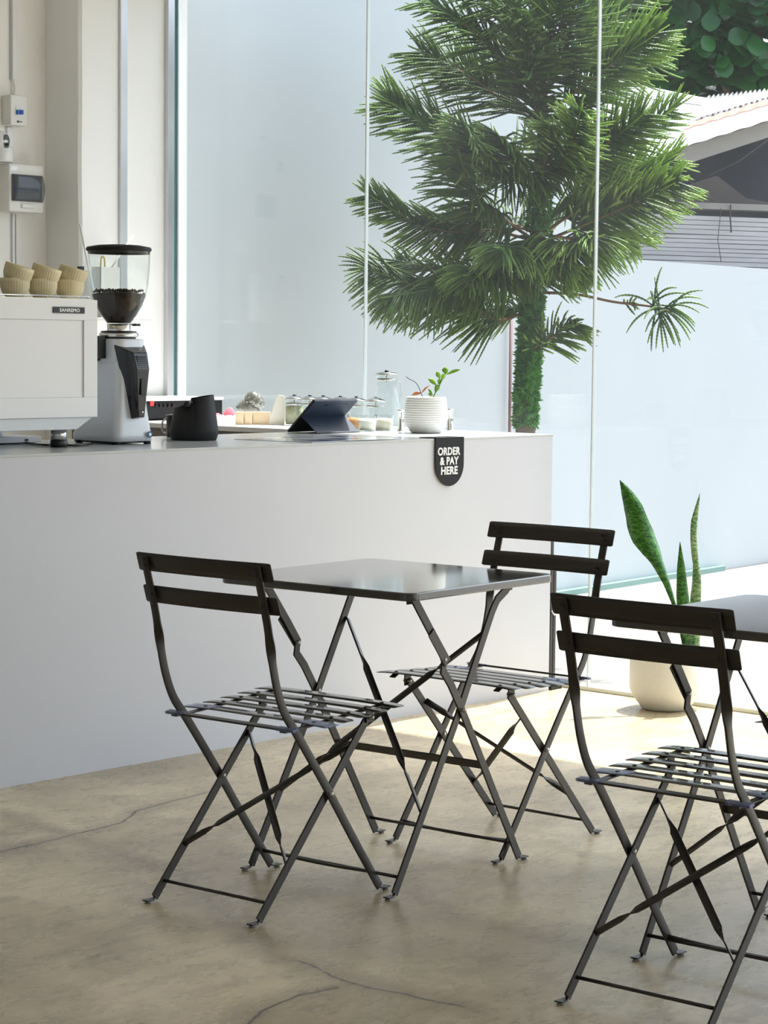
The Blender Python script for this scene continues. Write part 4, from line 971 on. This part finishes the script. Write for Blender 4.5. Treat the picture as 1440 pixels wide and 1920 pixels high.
# ribbed pot with zz plant
pz = at(799, 813, 2, TOP) + FWD * 0.062; pz.z = TOP
pt = thing('ribbed_plant_pot', 'small plant in white ribbed round pot on the counter above the order sign', 'plant', pz)
prof = [(0.0, 0.003), (0.050, 0.0), (0.056, 0.002)]
for k in range(61):
    z = 0.004 + 0.130 * k / 60; u = k / 60
    r_ = 0.058 + 0.023 * math.sin(min(1, u * 2.6) * PI / 2) - (0.0065 * max(0, (u - 0.45) / 0.55) ** 1.6)
    r_ += 0.0015 * (1 if (k % 4) < 2 else -0.7) if 4 < k < 59 else 0
    prof.append((r_, z))
prof += [(0.070, 0.136), (0.0685, 0.120)]
MB().lathe(prof, 56).build('pot', 'ribpot', pt)
MB().lathe([(0.070, 0.118), (0.0, 0.124)], 30).build('soil', 'soil', pt)
def zp(u, v, dd=0.0): return atd(u, v, pz.dot(FWD) + dd) - V(pz)
def zleaf(u0, v0, u1, v1, w, m='zz', dd=0.0, wd=None):
    a, b = zp(u0, v0, dd * 0.5), zp(u1, v1, dd); mid = (a + b) / 2 + V((0, 0, 0.003))
    mb = MB(); leafblade(mb, [a, mid, b], [0.003, w * 0.75, w, w * 0.8, 0.001], [wd or (RGT + V((0, 0, .6)) + FWD * 0.4)] * 2, 0.15, 5)
    mb.build('leaf', m, pt, solid=0.0008)
MB().tube(bez([zp(812, 745), zp(817, 735), zp(824, 722), zp(832, 706), zp(838, 698)], 5), 0.0022, 8).build('stem', 'zz', pt)
MB().tube(bez([zp(792, 744), zp(786, 728), zp(779, 717), zp(768, 711), zp(761, 706)], 5), 0.0014, 8, radii=None).build('stem', 'stem', pt)
zleaf(816, 735, 825, 721, 0.026); zleaf(818, 722, 803, 710, 0.018, dd=-0.01); zleaf(822, 720, 828, 711, 0.022)
zleaf(825, 710, 818, 697, 0.020, dd=-.01); zleaf(828, 712, 837, 701, 0.024); zleaf(836, 702, 834, 688, 0.026, dd=.01); zleaf(838, 702, 863, 693, 0.012, dd=0.01, wd=V((0, 0, 1)))
zleaf(811, 742, 803, 729, 0.010); zleaf(808, 743, 803, 737, 0.010)
zleaf(791, 736, 807, 722, 0.013, 'dryleaf'); zleaf(789, 737, 772, 741, 0.013, 'dryleaf', wd=V((0, 0, 1)))

# boxes, filters, cloth, basket of the return counter
for i, (u0, u1, lb_) in enumerate(((441, 457, 'small pale wooden block, leftmost of the row of three'), (458, 473, 'small pale wooden block in the middle of the row'), (474, 506, 'long pale wooden block at the right of the row'))):
    p, q = at(u0, 796, 2, TOP), at(u1, 797, 2, TOP); c_ = (p + q) / 2
    hw = (u1 - u0) / 461 / 2 - 0.0006
    t = tag(MB(Matrix.Rotation(math.atan2(RGT.y, RGT.x), 4, 'Z')).box((-hw, 0, 0), (hw, 0.05, 0.052)).build('wooden_block', 'wood', bevel=0.0015), lb_, 'wooden block', 'wooden blocks on the return counter'); t.location = (c_.x, c_.y, TOP)
p = at(519, 797, 2, TOP)
ft = thing('paper_filters', 'fan-shaped stack of paper coffee filters leaning beside the leftmost jar', 'paper filters', (p.x, p.y, TOP), math.atan2(RGT.y, RGT.x))
for k in range(9):
    s_ = k * 0.0045
    MB().prism([(-0.035, 0), (0.030, 0), (0.028, 0.118), (0.006, 0.122), (-0.004, 0.108)], (0.0, s_, 0.0002), (1, 0, 0), (0, 0.10, 1), (0, 0.002, 0)).build('filter_sheet', 'paper', ft)
p = at(424, 790, 0, 6.34)
cl_ = MB()
rnd = random.Random(7)
def clf(u, v):
    a = (u - .5) * 0.15; b = (v - .5) * 0.10
    e = min(u, 1 - u, v, 1 - v)
    h = 0.030 * min(1, e / 0.18) * (0.75 + 0.25 * math.sin(17 * u + 3 * v) * math.cos(11 * v))
    q_ = RGT * a + FWD * (b + 0.05); return (q_.x, q_.y, h + 0.0008)
cl_.grid(clf, 22, 14)
o = tag(cl_.build('folded_cloth', 'cloth', solid=0.0015), 'crumpled white cloth on the work counter right of the knock box', 'cloth'); o.location = (p.x, p.y, TOP)
p2 = at(431, 780, 0, 6.545); cl_ = MB()
def pkf(u, v):
    a = (u - .5) * 0.16; b = (v - .5) * 0.09; e = min(u, 1 - u, v, 1 - v)
    h = 0.055 * min(1, e / 0.2) * (0.7 + 0.3 * math.sin(14 * u + 1)); q_ = RGT * a + FWD * b; return (q_.x, q_.y, h + 0.0008)
cl_.grid(pkf, 24, 10)
o = tag(cl_.build('pink_cloth', 'pink', solid=0.0015), 'crumpled pink cloth on the work counter behind the white cloth', 'cloth'); o.location = (p2.x, p2.y, TOP)
# tipped glass with decorated rim
bs = at(477, 786, 0, 6.50)
tg_ = thing('etched_glass', 'grey patterned glass tipped over behind the wooden blocks', 'glass', (bs.x, bs.y, TOP))
axis = (RGT * 0.62 + V((0, 0, 0.78))).normalized()
rotm = Matrix.Rotation(math.radians(38), 4, -FWD) if False else Matrix.Rotation(math.radians(38), 4, FWD)
xf = Matrix.Translation(V((0, 0, 0.062)) + RGT * -0.02) @ rotm
MB(xf).lathe([(0.046, -0.035), (0.044, 0.0), (0.040, 0.018)], 32, smooth=True).build('smooth_wall', 'etched', tg_, solid=0.002)
MB(xf).lathe([(0.040, 0.018), (0.041, 0.03), (0.038, 0.05), (0.026, 0.064), (0.0, 0.068)], 40, rmod=lambda a, i, z: 1 + 0.08 * math.sin(9 * a + 20 * z)).build('patterned_wall', 'etched', tg_, solid=0.002)
kn = MB(xf)
rnd = random.Random(3)
for k in range(26):
    a = rnd.uniform(0, 2 * PI); z = rnd.uniform(0.018, 0.06); r_ = 0.042 if z < .045 else 0.034
    kn.xf = xf @ Matrix.Translation((r_ * math.cos(a), r_ * math.sin(a), z)); kn.lathe([(0.0003, -0.004), (0.004, 0), (0.0003, 0.004)], 7)
kn.build('raised_pattern', 'steel', tg_)

# ------------------------------------------------------------------ neighbour's shed
ND = 16.0
ang = math.radians(66)
BD = FWD * math.cos(ang) + RGT * math.sin(ang); BN = -(FWD * math.sin(ang) - RGT * math.cos(ang))   # BN faces the camera
NP0 = atd(1320, 440, ND)
def nb(u, v, off=0.0):
    r = ray(u, v); o = NP0 + BN * off; t = (o - CAM).dot(BN) / r.dot(BN); return CAM + r * t
hs = nb(1320, 500)
shed = thing('neighbour_shed', 'weathered timber shed with grey boards and metal roof beyond the boundary wall', 'shed', (hs.x, hs.y, GZ))
OS = tuple(shed.location)
def plate(mb, px, off, depth):
    """board whose front outline is px, depth deep away from the room"""
    pts = [nb(u, v, off) for u, v in px]; n = len(pts); vs = pts + [p - BN * depth for p in pts]
    mb._add(vs, [tuple(range(n)), tuple(reversed(range(n, 2 * n)))] + [(k, n + k, n + (k + 1) % n, (k + 1) % n) for k in range(n)]); return mb
mb = MB(); rnd = random.Random(11)
zA = nb(1320, 404).z; zB = GZ
nbd = 40; hb_ = 0.0345 * 1.05
sL = -1.25; sR = 1.7
z = zA; k = 0
while z > zB:
    h = 0.034 + rnd.uniform(-0.005, 0.006)
    tl = rnd.uniform(-0.006, 0.006)
    p0_ = NP0 + BD * sL; p1_ = NP0 + BD * sR; o_ = BN * rnd.uniform(0, 0.006)
    vs = []
    for q_, dz in ((p0_, -tl), (p1_, tl)):
        for (dn, zz) in ((0.012, z - 0.004), (0.0, z - 0.004), (0.0, z - h), (0.012, z - h)):
            p = q_ + BN * dn + o_; vs.append((p.x, p.y, zz + dz))
    mb._add(vs, [(0, 1, 2, 3), (7, 6, 5, 4), (0, 3, 7, 4), (1, 5, 6, 2), (0, 4, 5, 1), (3, 2, 6, 7)])
    z -= h; k += 1
mb.build('board_wall', 'louver', shed, off=OS)
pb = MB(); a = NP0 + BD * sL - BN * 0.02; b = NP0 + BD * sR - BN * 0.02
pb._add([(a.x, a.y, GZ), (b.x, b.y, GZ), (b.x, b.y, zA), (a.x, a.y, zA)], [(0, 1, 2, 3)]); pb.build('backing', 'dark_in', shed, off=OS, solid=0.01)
plate(MB(), [(1150, 374), (1560, 388), (1560, 400), (1150, 386)], 0.05, 0.10).build('sill_or_shade_strip', 'timber', shed, off=OS, bevel=0.004)
plate(MB(), [(1150, 390), (1560, 402), (1560, 412), (1150, 402)], 0.0, 0.05).build('sill_or_shade_strip', 'dark_in', shed, off=OS)  # dark strip painted in for the shaded gap below the beam
plate(MB(), [(1120, 330), (1600, 195), (1600, 420), (1120, 420)], -1.6, 0.05).build('shade_sheet', 'dark_in', shed, off=OS)  # near-black sheet standing in for the shed's shaded interior
plate(MB(), [(1215, 372), (1345, 330), (1400, 372), (1560, 400), (1150, 400)], -0.7, 0.03).build('netting', 'tarp', shed, off=OS)
plate(MB(), [(1150, 318), (1251, 286), (1560, 190), (1560, 219), (1308, 301), (1238, 333), (1150, 372)], 0.30, 0.06).build('rafter', 'timber', shed, off=OS, bevel=0.004)
for (u0, u1) in ((1229, 1241), (1120, 1135)):
    plate(MB(), [(u0, 305), (u1, 305), (u1, 390), (u0, 390)], 0.0, 0.08).build('post', 'timber', shed, off=OS, bevel=0.004)
wr = [nb(1440, 262, 0.02), nb(1385, 300, 0.02) - V((0, 0, .01)), nb(1327, 330, 0.02)]
for pw, rw in ((wr, 0.004), ([nb(1288, 335, .02), nb(1315, 355, .02), nb(1338, 376, .02)], 0.005), ([nb(1370, 384, .07), nb(1369, 405, .07), nb(1371, 436, .07)], 0.006), ([nb(1352, 390, .07), nb(1346, 450, .07), nb(1352, 490, .07)], 0.003)):
    MB().tube(pw, rw, 6).build('hanging_wire', 'stem', shed, off=OS)
# roof sheets
def roof(name, m, c00, c10, c11, c01, waves, amp, lift=0.0, thick=0.006):
    """corners front-left, front-right, back-right, back-left"""
    def fn(u, v):
        p = c00.lerp(c10, u).lerp(c01.lerp(c11, u), v)
        return p + V((0, 0, amp * math.sin(2 * PI * waves * u) + lift))
    o = MB().grid(fn, max(8, waves * 8), 6).build(name, m, shed, off=OS, solid=thick); return o
e0, e1 = nb(1160, 313, 0.42), nb(1500, 207, 0.42)
def back(u, v, dd): return atd(u, v, ND + dd)
m0, m1 = back(1268, 249, 1.3), back(1500, 181, 1.3)
n0, n1 = back(1292, 232, 1.8), back(1500, 169, 1.8)
roof('roof_sheet', 'zinc', e0, e1, m1, m0, 8, 0.003)
roof('roof_sheet', 'rust', m0, m1, n1, n0, 8, 0.004, 0.006)
roof('roof_sheet', 'old_zinc', n0, n1, back(1500, 164, 3.2), back(1328, 184, 3.2), 20, 0.016, 0.010)
# pale metal flashing on the left of the roof
fl_ = thing('metal_flashing', 'pale sheet-metal gutter boards rising left of the shed roof, partly behind the pine', 'flashing', (hs.x - 0.5, hs.y, GZ)); OG = tuple(fl_.location)
plate(MB(), [(1060, 130), (1180, 155), (1310, 181), (1331, 184), (1331, 198), (1180, 178), (1060, 158)], 0.15, 0.03).build('top_board', 'pvc', fl_, off=OG, bevel=0.003)
plate(MB(), [(1060, 160), (1180, 180), (1322, 199), (1318, 208), (1312, 212), (1308, 224), (1180, 216), (1060, 205)], 0.13, 0.03).build('middle_board', 'pvc', fl_, off=OG, bevel=0.003)
plate(MB(), [(1060, 208), (1180, 219), (1306, 226), (1293, 231), (1268, 262), (1200, 262), (1060, 240)], 0.11, 0.03).build('lower_board', 'pvc', fl_, off=OG, bevel=0.003)

# ------------------------------------------------------------------ broad-leaved tree behind
ba = thing('broadleaf_tree', 'dense dark green broad-leaved tree above the shed roof', 'tree', tuple(atd(1400, 700, 20.5))[:2] + (GZ,)); OT = tuple(ba.location)
mb = MB(); rnd = random.Random(21)
def leaf_shape(L, W):
    prof = [(0, 0.04), (0.2, 0.32), (0.45, 0.78), (0.65, 1.0), (0.82, 0.92), (0.94, 0.6), (1.0, 0.0)]
    vs = []; 
    for t_, w_ in prof:
        for q_ in (-1, 0, 1): vs.append(V((q_ * W / 2 * w_, t_ * L, abs(q_) * 0.12 * W * w_ - 0.18 * L * t_ * t_)))
    fs = [(i * 3 + j, i * 3 + j + 1, i * 3 + 4 + j, i * 3 + 3 + j) for i in range(6) for j in range(2)]
    return vs, fs
crown = atd(1372, -25, 21.0)
for k in range(3600):
    while True:
        a3, b3, c3 = rnd.uniform(-1, 1), rnd.uniform(-1, 1), rnd.uniform(-1, 1)
        q3 = abs(a3) ** 2.6 + abs(b3) ** 2.6 + abs(c3) ** 2.6
        if 0.35 < q3 < 1: break
    if c3 > 0.5: c3 = -c3
    p = crown + RGT * a3 * 1.45 + V((0, 0, b3 * 1.18)) + FWD * c3 * 1.25
    L = rnd.uniform(0.18, 0.30); vs, fs = leaf_shape(L, L * 0.66)
    yaw = rnd.uniform(0, 2 * PI); tilt = rnd.uniform(-0.2, 1.1)
    R0 = Matrix((( -FWD.x, -FWD.y, 0), (0, 0, 1), (0, 0, 0)))  # unused
    # leaf normal leans to the room and up
    n_ = (-FWD * rnd.uniform(0.2, 1.0) + V((0, 0, rnd.uniform(0.2, 1.2))) + RGT * rnd.uniform(-0.7, 0.7)).normalized()
    a_ = n_.cross(V((rnd.uniform(-1, 1), rnd.uniform(-1, 1), rnd.uniform(-1, 1)))).normalized(); b_ = n_.cross(a_)
    mb._add([p + a_ * q_.x + b_ * q_.y + n_ * q_.z for q_ in vs], fs, True)
mb.build('foliage', 'almond', ba, off=OT)
mb = MB(); tr0 = V(OT)
top_ = atd(1400, -120, 20.3)
mb.tube(bez([tr0, tr0.lerp(top_, 0.4) + RGT * 0.1, top_], 6), 0.12, 12, radii=None)
for k in range(7):
    a = tr0.lerp(top_, 0.45 + 0.07 * k); b = atd(1180 + k * 60, 120 - (k % 3) * 70, 20.2 + (k % 2) * 0.8)
    mb.tube(bez([a, a.lerp(b, 0.5) + V((0, 0, 0.15)), b], 5), 0.035, 8)
mb.build('trunk', 'bark', ba, off=OT)

# ------------------------------------------------------------------ pine
PDX = 10.18
tp_ = at(985, 805, 0, 8.0)
pine = thing('norfolk_pine', 'big pine with drooping rope-like branches and leaf-wrapped trunk outside the glass', 'tree', (tp_.x, tp_.y, GZ)); OP = tuple(pine.location)
rnd = random.Random(5)
trunk_px = [(985, 806), (990, 700), (998, 560), (1006, 450), (1014, 340), (1018, 230), (1012, 100), (1004, -40), (1000, -160)]
tpts = [V((tp_.x, tp_.y, GZ))] + [atd(u, v, PDX) for u, v in trunk_px]
tb2 = bez(tpts, 5)
MB().tube(tb2, 0.05, 16, radii=[0.052 - 0.036 * (i / len(tb2)) ** 0.8 for i in range(len(tb2))]).build('trunk', 'bark', pine, off=OP)
# leaf wrap around the trunk
def trunk_at(z):
    for i in range(len(tb2) - 1):
        if tb2[i].z <= z <= tb2[i + 1].z:
            return tb2[i].lerp(tb2[i + 1], (z - tb2[i].z) / (tb2[i + 1].z - tb2[i].z))
    return tb2[-1]
def zof(v): return atd(1000, v, PDX).z
iv = MB()
for k in range(7000):
    v = rnd.uniform(548, 797) if k < 5800 else rnd.uniform(338, 430)
    z = zof(v); c = trunk_at(z); a = rnd.uniform(0, 2 * PI)
    out = V((math.cos(a), math.sin(a), 0)); r0 = 0.043
    base_ = c + out * r0; base_.z = z
    d = (out * rnd.uniform(0.15, 0.65) + V((0, 0, rnd.uniform(-1.1, 0.7))) + V((-out.y, out.x, 0)) * rnd.uniform(-0.8, 0.8)).normalized()
    L = rnd.uniform(0.018, 0.040); s_ = d.cross(out + V((rnd.uniform(-.4, .4), rnd.uniform(-.4, .4), rnd.uniform(-.4, .4)))).normalized() * L * 0.17
    iv._add([base_, base_ + d * L * 0.5 + s_, base_ + d * L, base_ + d * L * 0.5 - s_], [(0, 1, 2, 3)], False)
iv.build('trunk_leaves', 'ivy', pine, off=OP)

def rope(mb, tipw, pts, r0, n=5, t0=0.0):
    """scaly needle rope through pts"""
    pts_ = []
    tot = sum((pts[i + 1] - pts[i]).length for i in range(len(pts) - 1)); m = max(4, int(tot / 0.0075))
    # resample
    cum = [0]
    for i in range(len(pts) - 1): cum.append(cum[-1] + (pts[i + 1] - pts[i]).length)
    j = 0
    for i in range(m + 1):
        s_ = tot * i / m
        while j < len(pts) - 2 and cum[j + 1] < s_: j += 1
        k = (s_ - cum[j]) / max(1e-6, cum[j + 1] - cum[j]); pts_.append(pts[j].lerp(pts[j + 1], min(1, k)))
    radii = []
    for i in range(m + 1):
        t = i / m; env = r0 * (0.75 + 0.35 * min(1, t * 3)) * (1 - 0.55 * max(0, t - 0.7) / 0.3)
        radii.append(env * (1.22 if i % 2 else 0.70))
    radii[-1] = r0 * 0.15
    c0 = len(mb.v)
    mb.tube(pts_, r0, n, True, False, radii)
    for i in range(m + 1):
        t = i / m; mb.attr += [min(1, max(0, 1.35 * tipw * max(0, (t - 0.3) / 0.7)))] * n

def branch(px, dd, nbr, Lr, tipw=0.4, droop=0.35, up=0.0, t0=0.18, spread=1.0, roll=0.6, seedv=0, spine_r=0.007, tuft=False, prof=None):
    """main branch: photo points at depth offsets dd, with branchlets"""
    R_ = random.Random(seedv)
    n = len(px)
    pts = [atd(u, v, PDX + (dd[i] if isinstance(dd, (list, tuple)) else dd * i / (n - 1))) for i, (u, v) in enumerate(px)]
    sp = bez(pts, 8); m = len(sp)
    b = MB().tube(sp, spine_r, 7, True, True, [spine_r * (1.15 - 0.75 * i / m) for i in range(m)]).build('branch', 'twig', pine, off=OP)
    fo = MB(); fo.attr = []
    nbr = int(nbr * 2.5) if nbr > 20 else nbr; Lr *= 1.1 if nbr > 20 else 1
    for k in range(nbr):
        t = t0 + (1 - t0) * (k + R_.random() * 0.6) / nbr; t = min(0.995, t)
        i = min(int(t * (m - 1)), m - 2); p = sp[i].lerp(sp[i + 1], t * (m - 1) - i); tg = (sp[i + 1] - sp[i]).normalized()
        side = -1 if k % 2 else 1
        h = tg.cross(V((0, 0, 1))); h = h.normalized() if h.length > 0.2 else RGT.copy(); w = h.cross(tg).normalized()
        ang_ = roll + R_.gauss(0, 0.33)
        lat = (h * math.cos(ang_) + w * math.sin(ang_)) * side
        f = 0.55 + 0.5 * t + R_.gauss(0, 0.12)
        L = Lr * (prof(t) if prof else (0.55 + 0.45 * math.sin(PI * min(1, 0.15 + t * 0.85)))) * R_.uniform(0.8, 1.15)
        if R_.random() < 0.06: L *= 0.5
        d = (tg * f + lat * spread).normalized()
        pp = [p]; q = p.copy(); dv = d.copy(); ns = 7
        cu_ = R_.gauss(0, 0.12); up2 = R_.uniform(-0.1, 0.35)
        for s_ in range(ns):
            x = s_ / ns
            dv = (dv + V((0, 0, -droop * 0.17 * (1 - 0.2 * x) + (up + up2) * 0.25 * x * x)) + tg * 0.05 + h * cu_ * 0.3).normalized()
            q = q + dv * (L / ns); pp.append(q.copy())
        rope(fo, tipw * R_.uniform(0.5, 1.2), pp, 0.0044 * R_.uniform(0.85, 1.15))
    if True:
        rope(fo, tipw, [sp[int(m * 0.55)], sp[int(m * 0.75)], sp[-1], sp[-1] + (sp[-1] - sp[-3]).normalized() * Lr * 0.25], 0.0052)
    fo.build('needles', 'needle', b, off=OP)

S_ = 1
def Br(*a, **k):
    global S_
    S_ += 1; k.setdefault('seedv', S_ * 13); branch(*a, **k)
# crown, top
Br([(1014, 190), (950, 120), (880, 55), (796, 0)], -0.25, 60, 0.25, tipw=0.35, droop=0.35, roll=0.8)
Br([(1014, 235), (940, 185), (865, 135), (788, 96)], 0.10, 64, 0.25, tipw=0.3, droop=0.3, roll=0.9)
Br([(1016, 215), (1090, 165), (1160, 110), (1232, 62)], -0.1, 60, 0.25, tipw=0.7, droop=0.25, roll=0.8)
Br([(1016, 170), (1090, 90), (1150, 30), (1225, -30)], 0.1, 58, 0.25, tipw=0.7, droop=0.2, roll=0.7)
Br([(1016, 225), (1000, 150), (985, 60), (960, -20)], -0.55, 60, 0.25, tipw=0.25, droop=0.3, roll=0.9)
Br([(1012, 200), (1050, 120), (1070, 40), (1090, -50)], -0.45, 56, 0.25, tipw=0.4, droop=0.3, roll=0.8)
Br([(1010, 60), (940, 10), (860, -60)], -0.1, 50, 0.25, tipw=0.3, droop=0.5, roll=0.9)
Br([(1008, 90), (1000, 30), (1010, -60)], 0.4, 44, 0.25, tipw=0.3, roll=0.8)
Br([(1014, 230), (1080, 210), (1150, 150), (1240, 110)], 0.35, 56, 0.24, tipw=0.7, droop=0.2, roll=0.9)
Br([(1014, 215), (930, 130), (850, 100)], 0.5, 48, 0.24, tipw=0.3, roll=0.7)
Br([(1014, 240), (1004, 200), (1000, 150), (1012, 90)], -0.30, 50, 0.22, tipw=0.2, droop=0.6, roll=0.4, t0=0.05)
Br([(1014, 160), (1030, 120), (1030, 60), (1035, 0)], -0.35, 50, 0.22, tipw=0.3, droop=0.6, roll=0.4, t0=0.05)
Br([(1012, 120), (985, 80), (965, 30), (930, -30)], -0.30, 50, 0.24, tipw=0.25, droop=0.5, roll=0.6, t0=0.05)
# second whorl
Br([(1016, 335), (1020, 305), (1030, 270), (1030, 235)], -0.50, 50, 0.20, tipw=0.5, droop=0.6, roll=0.3, t0=0.05)
Br([(1014, 340), (990, 320), (960, 290), (935, 255)], -0.45, 56, 0.24, tipw=0.3, droop=0.7, roll=0.4, t0=0.05)
Br([(1012, 345), (930, 320), (850, 270), (780, 225), (728, 190)], -0.1, 84, 0.25, tipw=0.45, droop=0.35, roll=0.9, up=0.1)
Br([(1012, 335), (950, 330), (895, 290), (872, 235)], -0.60, 60, 0.25, tipw=0.25, droop=0.7, roll=0.4)
Br([(1018, 335), (1050, 300), (1075, 255), (1090, 205)], -0.65, 56, 0.20, tipw=0.8, droop=0.25, roll=0.6)
Br([(1022, 330), (1100, 290), (1180, 260), (1262, 205)], 0.15, 60, 0.21, tipw=0.75, droop=0.15, roll=1.0, up=0.35)
Br([(1024, 335), (1090, 305), (1150, 260), (1205, 215)], -0.3, 52, 0.22, tipw=0.6, droop=0.25, roll=0.8)
Br([(1014, 345), (960, 300), (900, 280), (840, 260)], 0.4, 52, 0.24, tipw=0.3, droop=0.35)
Br([(1018, 345), (1060, 330), (1120, 330), (1180, 320)], 0.3, 44, 0.2, tipw=0.6, droop=0.3)
# third whorl
Br([(990, 448), (920, 432), (850, 436), (770, 415), (690, 365)], -0.15, 84, 0.20, tipw=0.45, droop=0.40, roll=0.9, up=0.1, t0=0.22)
Br([(1000, 450), (930, 400), (885, 360), (865, 300)], -0.5, 60, 0.26, tipw=0.2, droop=0.9, roll=0.3)
Br([(1022, 435), (1090, 390), (1170, 350), (1262, 300)], 0.0, 70, 0.23, tipw=0.85, droop=0.25, roll=0.9)
Br([(1026, 450), (1110, 415), (1190, 380), (1270, 340)], -0.35, 70, 0.24, tipw=0.85, droop=0.45, roll=0.8)
Br([(1010, 445), (1000, 460), (970, 470), (935, 465)], -0.70, 56, 0.25, tipw=0.3, droop=0.95, roll=0.2, t0=0.1)
Br([(1015, 445), (1040, 455), (1075, 460), (1120, 445)], -0.60, 60, 0.26, tipw=0.5, droop=0.85, roll=0.3, t0=0.1)
Br([(1020, 440), (1090, 450), (1150, 450), (1195, 455)], 0.2, 46, 0.2, tipw=0.8, droop=0.5)
Br([(1010, 440), (960, 420), (900, 400), (840, 400)], 0.4, 50, 0.24, tipw=0.4, droop=0.5)
Br([(1015, 440), (1040, 400), (1070, 380), (1100, 360)], 0.6, 44, 0.22, tipw=0.8, droop=0.2)
Br([(1008, 450), (985, 470), (960, 480), (935, 505)], -0.35, 56, 0.24, tipw=0.3, droop=0.9, roll=0.3, t0=0.05)
Br([(1012, 450), (1025, 465), (1035, 480), (1050, 490)], -0.45, 50, 0.22, tipw=0.6, droop=0.9, roll=0.3, t0=0.05)
# fourth whorl
Br([(985, 585), (930, 600), (860, 560), (770, 535), (690, 505)], -0.1, 84, 0.27, tipw=0.35, droop=0.75, roll=0.7, t0=0.22)
Br([(988, 555), (930, 530), (870, 520), (800, 545), (740, 555)], -0.40, 76, 0.27, tipw=0.3, droop=1.2, roll=0.3, t0=0.15)
Br([(992, 555), (960, 520), (920, 510), (880, 515)], -0.55, 54, 0.25, tipw=0.25, droop=0.8, roll=0.3)
Br([(998, 560), (975, 575), (925, 585), (895, 580)], 0.3, 40, 0.2, tipw=0.8, droop=0.5)
Br([(985, 560), (900, 520), (800, 500), (740, 490)], 0.35, 54, 0.22, tipw=0.35, droop=0.3)
Br([(1000, 548), (1020, 520), (1050, 500), (1090, 500)], -0.35, 48, 0.20, tipw=0.8, droop=0.7)
def tuft(px, dd, c, cd_, n, L, seed, bias, tipw=0.5):
    R_ = random.Random(seed); k_ = len(px) - 1
    sp = bez([atd(u, v, PDX + dd * i_ / k_) for i_, (u, v) in enumerate(px)], 8); m = len(sp)
    b = MB().tube(sp, 0.006, 7, True, True, [0.0075 - 0.0035 * i_ / m for i_ in range(m)]).build('branch', 'twig', pine, off=OP)
    fo = MB(); fo.attr = []
    for q_ in range(n):
        c0_ = sp[-1 - R_.randint(0, 7)]
        a_ = 2 * PI * (q_ + R_.random()) / n
        d_ = (RGT * math.cos(a_) + V((0, 0, 1)) * math.sin(a_) - FWD * R_.uniform(-0.5, 0.7) + RGT * bias[0] + V((0, 0, bias[1]))).normalized()
        p_ = c0_.copy(); pp_2 = [p_.copy()]
        for s_ in range(7):
            d_ = (d_ + V((0, 0, -0.19)) + RGT * bias[0] * 0.06).normalized(); p_ = p_ + d_ * (L * R_.uniform(0.8, 1.15) / 7); pp_2.append(p_.copy())
        rope(fo, tipw * R_.uniform(0.2, 1.2), pp_2, 0.0046)
    fo.build('needles', 'needle', b, off=OP)
tuft([(1002, 548), (1080, 552), (1150, 566), (1215, 574), (1255, 583)], -0.3, None, None, 30, 0.20, 77, (0.45, 0.25))
Br([(1150, 566), (1170, 568), (1192, 569)], -0.2, 9, 0.08, tipw=0.7, droop=0.2, t0=0.5, roll=1.0, spine_r=0.003)
Br([(1000, 660), (1025, 640), (1060, 615), (1080, 608)], -0.15, 36, 0.16, tipw=0.6, droop=0.8, roll=0.5)
Br([(998, 655), (1005, 650), (1018, 643), (1030, 640)], -0.3, 14, 0.10, tipw=1.0, droop=0.2, roll=0.5, t0=0.1, spine_r=0.004)

# ------------------------------------------------------------------ light
w = bpy.data.worlds.new('sky'); sc.world = w; w.use_nodes = True
nt = w.node_tree; N = nt.nodes; L = nt.links
bg = N['Background']
sk = N.new('ShaderNodeTexSky'); sk.sky_type = 'NISHITA'; sk.sun_disc = False
sk.sun_elevation = math.radians(66); sk.sun_rotation = math.radians(90); sk.air_density = 1.0; sk.dust_density = 3.0; sk.ozone_density = 1.0
hsv = N.new('ShaderNodeHueSaturation'); hsv.inputs['Saturation'].default_value = 0.62
L.new(sk.outputs[0], hsv.inputs['Color']); L.new(hsv.outputs[0], bg.inputs[0]); bg.inputs[1].default_value = 0.40
sd_ = bpy.data.lights.new('sun', 'SUN'); sd_.energy = 8.0; sd_.angle = math.radians(0.9); sd_.color = (1.0, 0.982, 0.955)
so = bpy.data.objects.new('sun', sd_); COL.objects.link(so)
dirv = V((-0.445, -0.06, -1.0)).normalized(); so.rotation_euler = dirv.to_track_quat('-Z', 'Y').to_euler(); so.location = (9, 5, 8)

vs_ = sc.view_settings
vs_.view_transform = 'Standard'; vs_.look = 'None'; vs_.gamma = 1.0; vs_.use_curve_mapping = False; vs_.exposure = 0.48
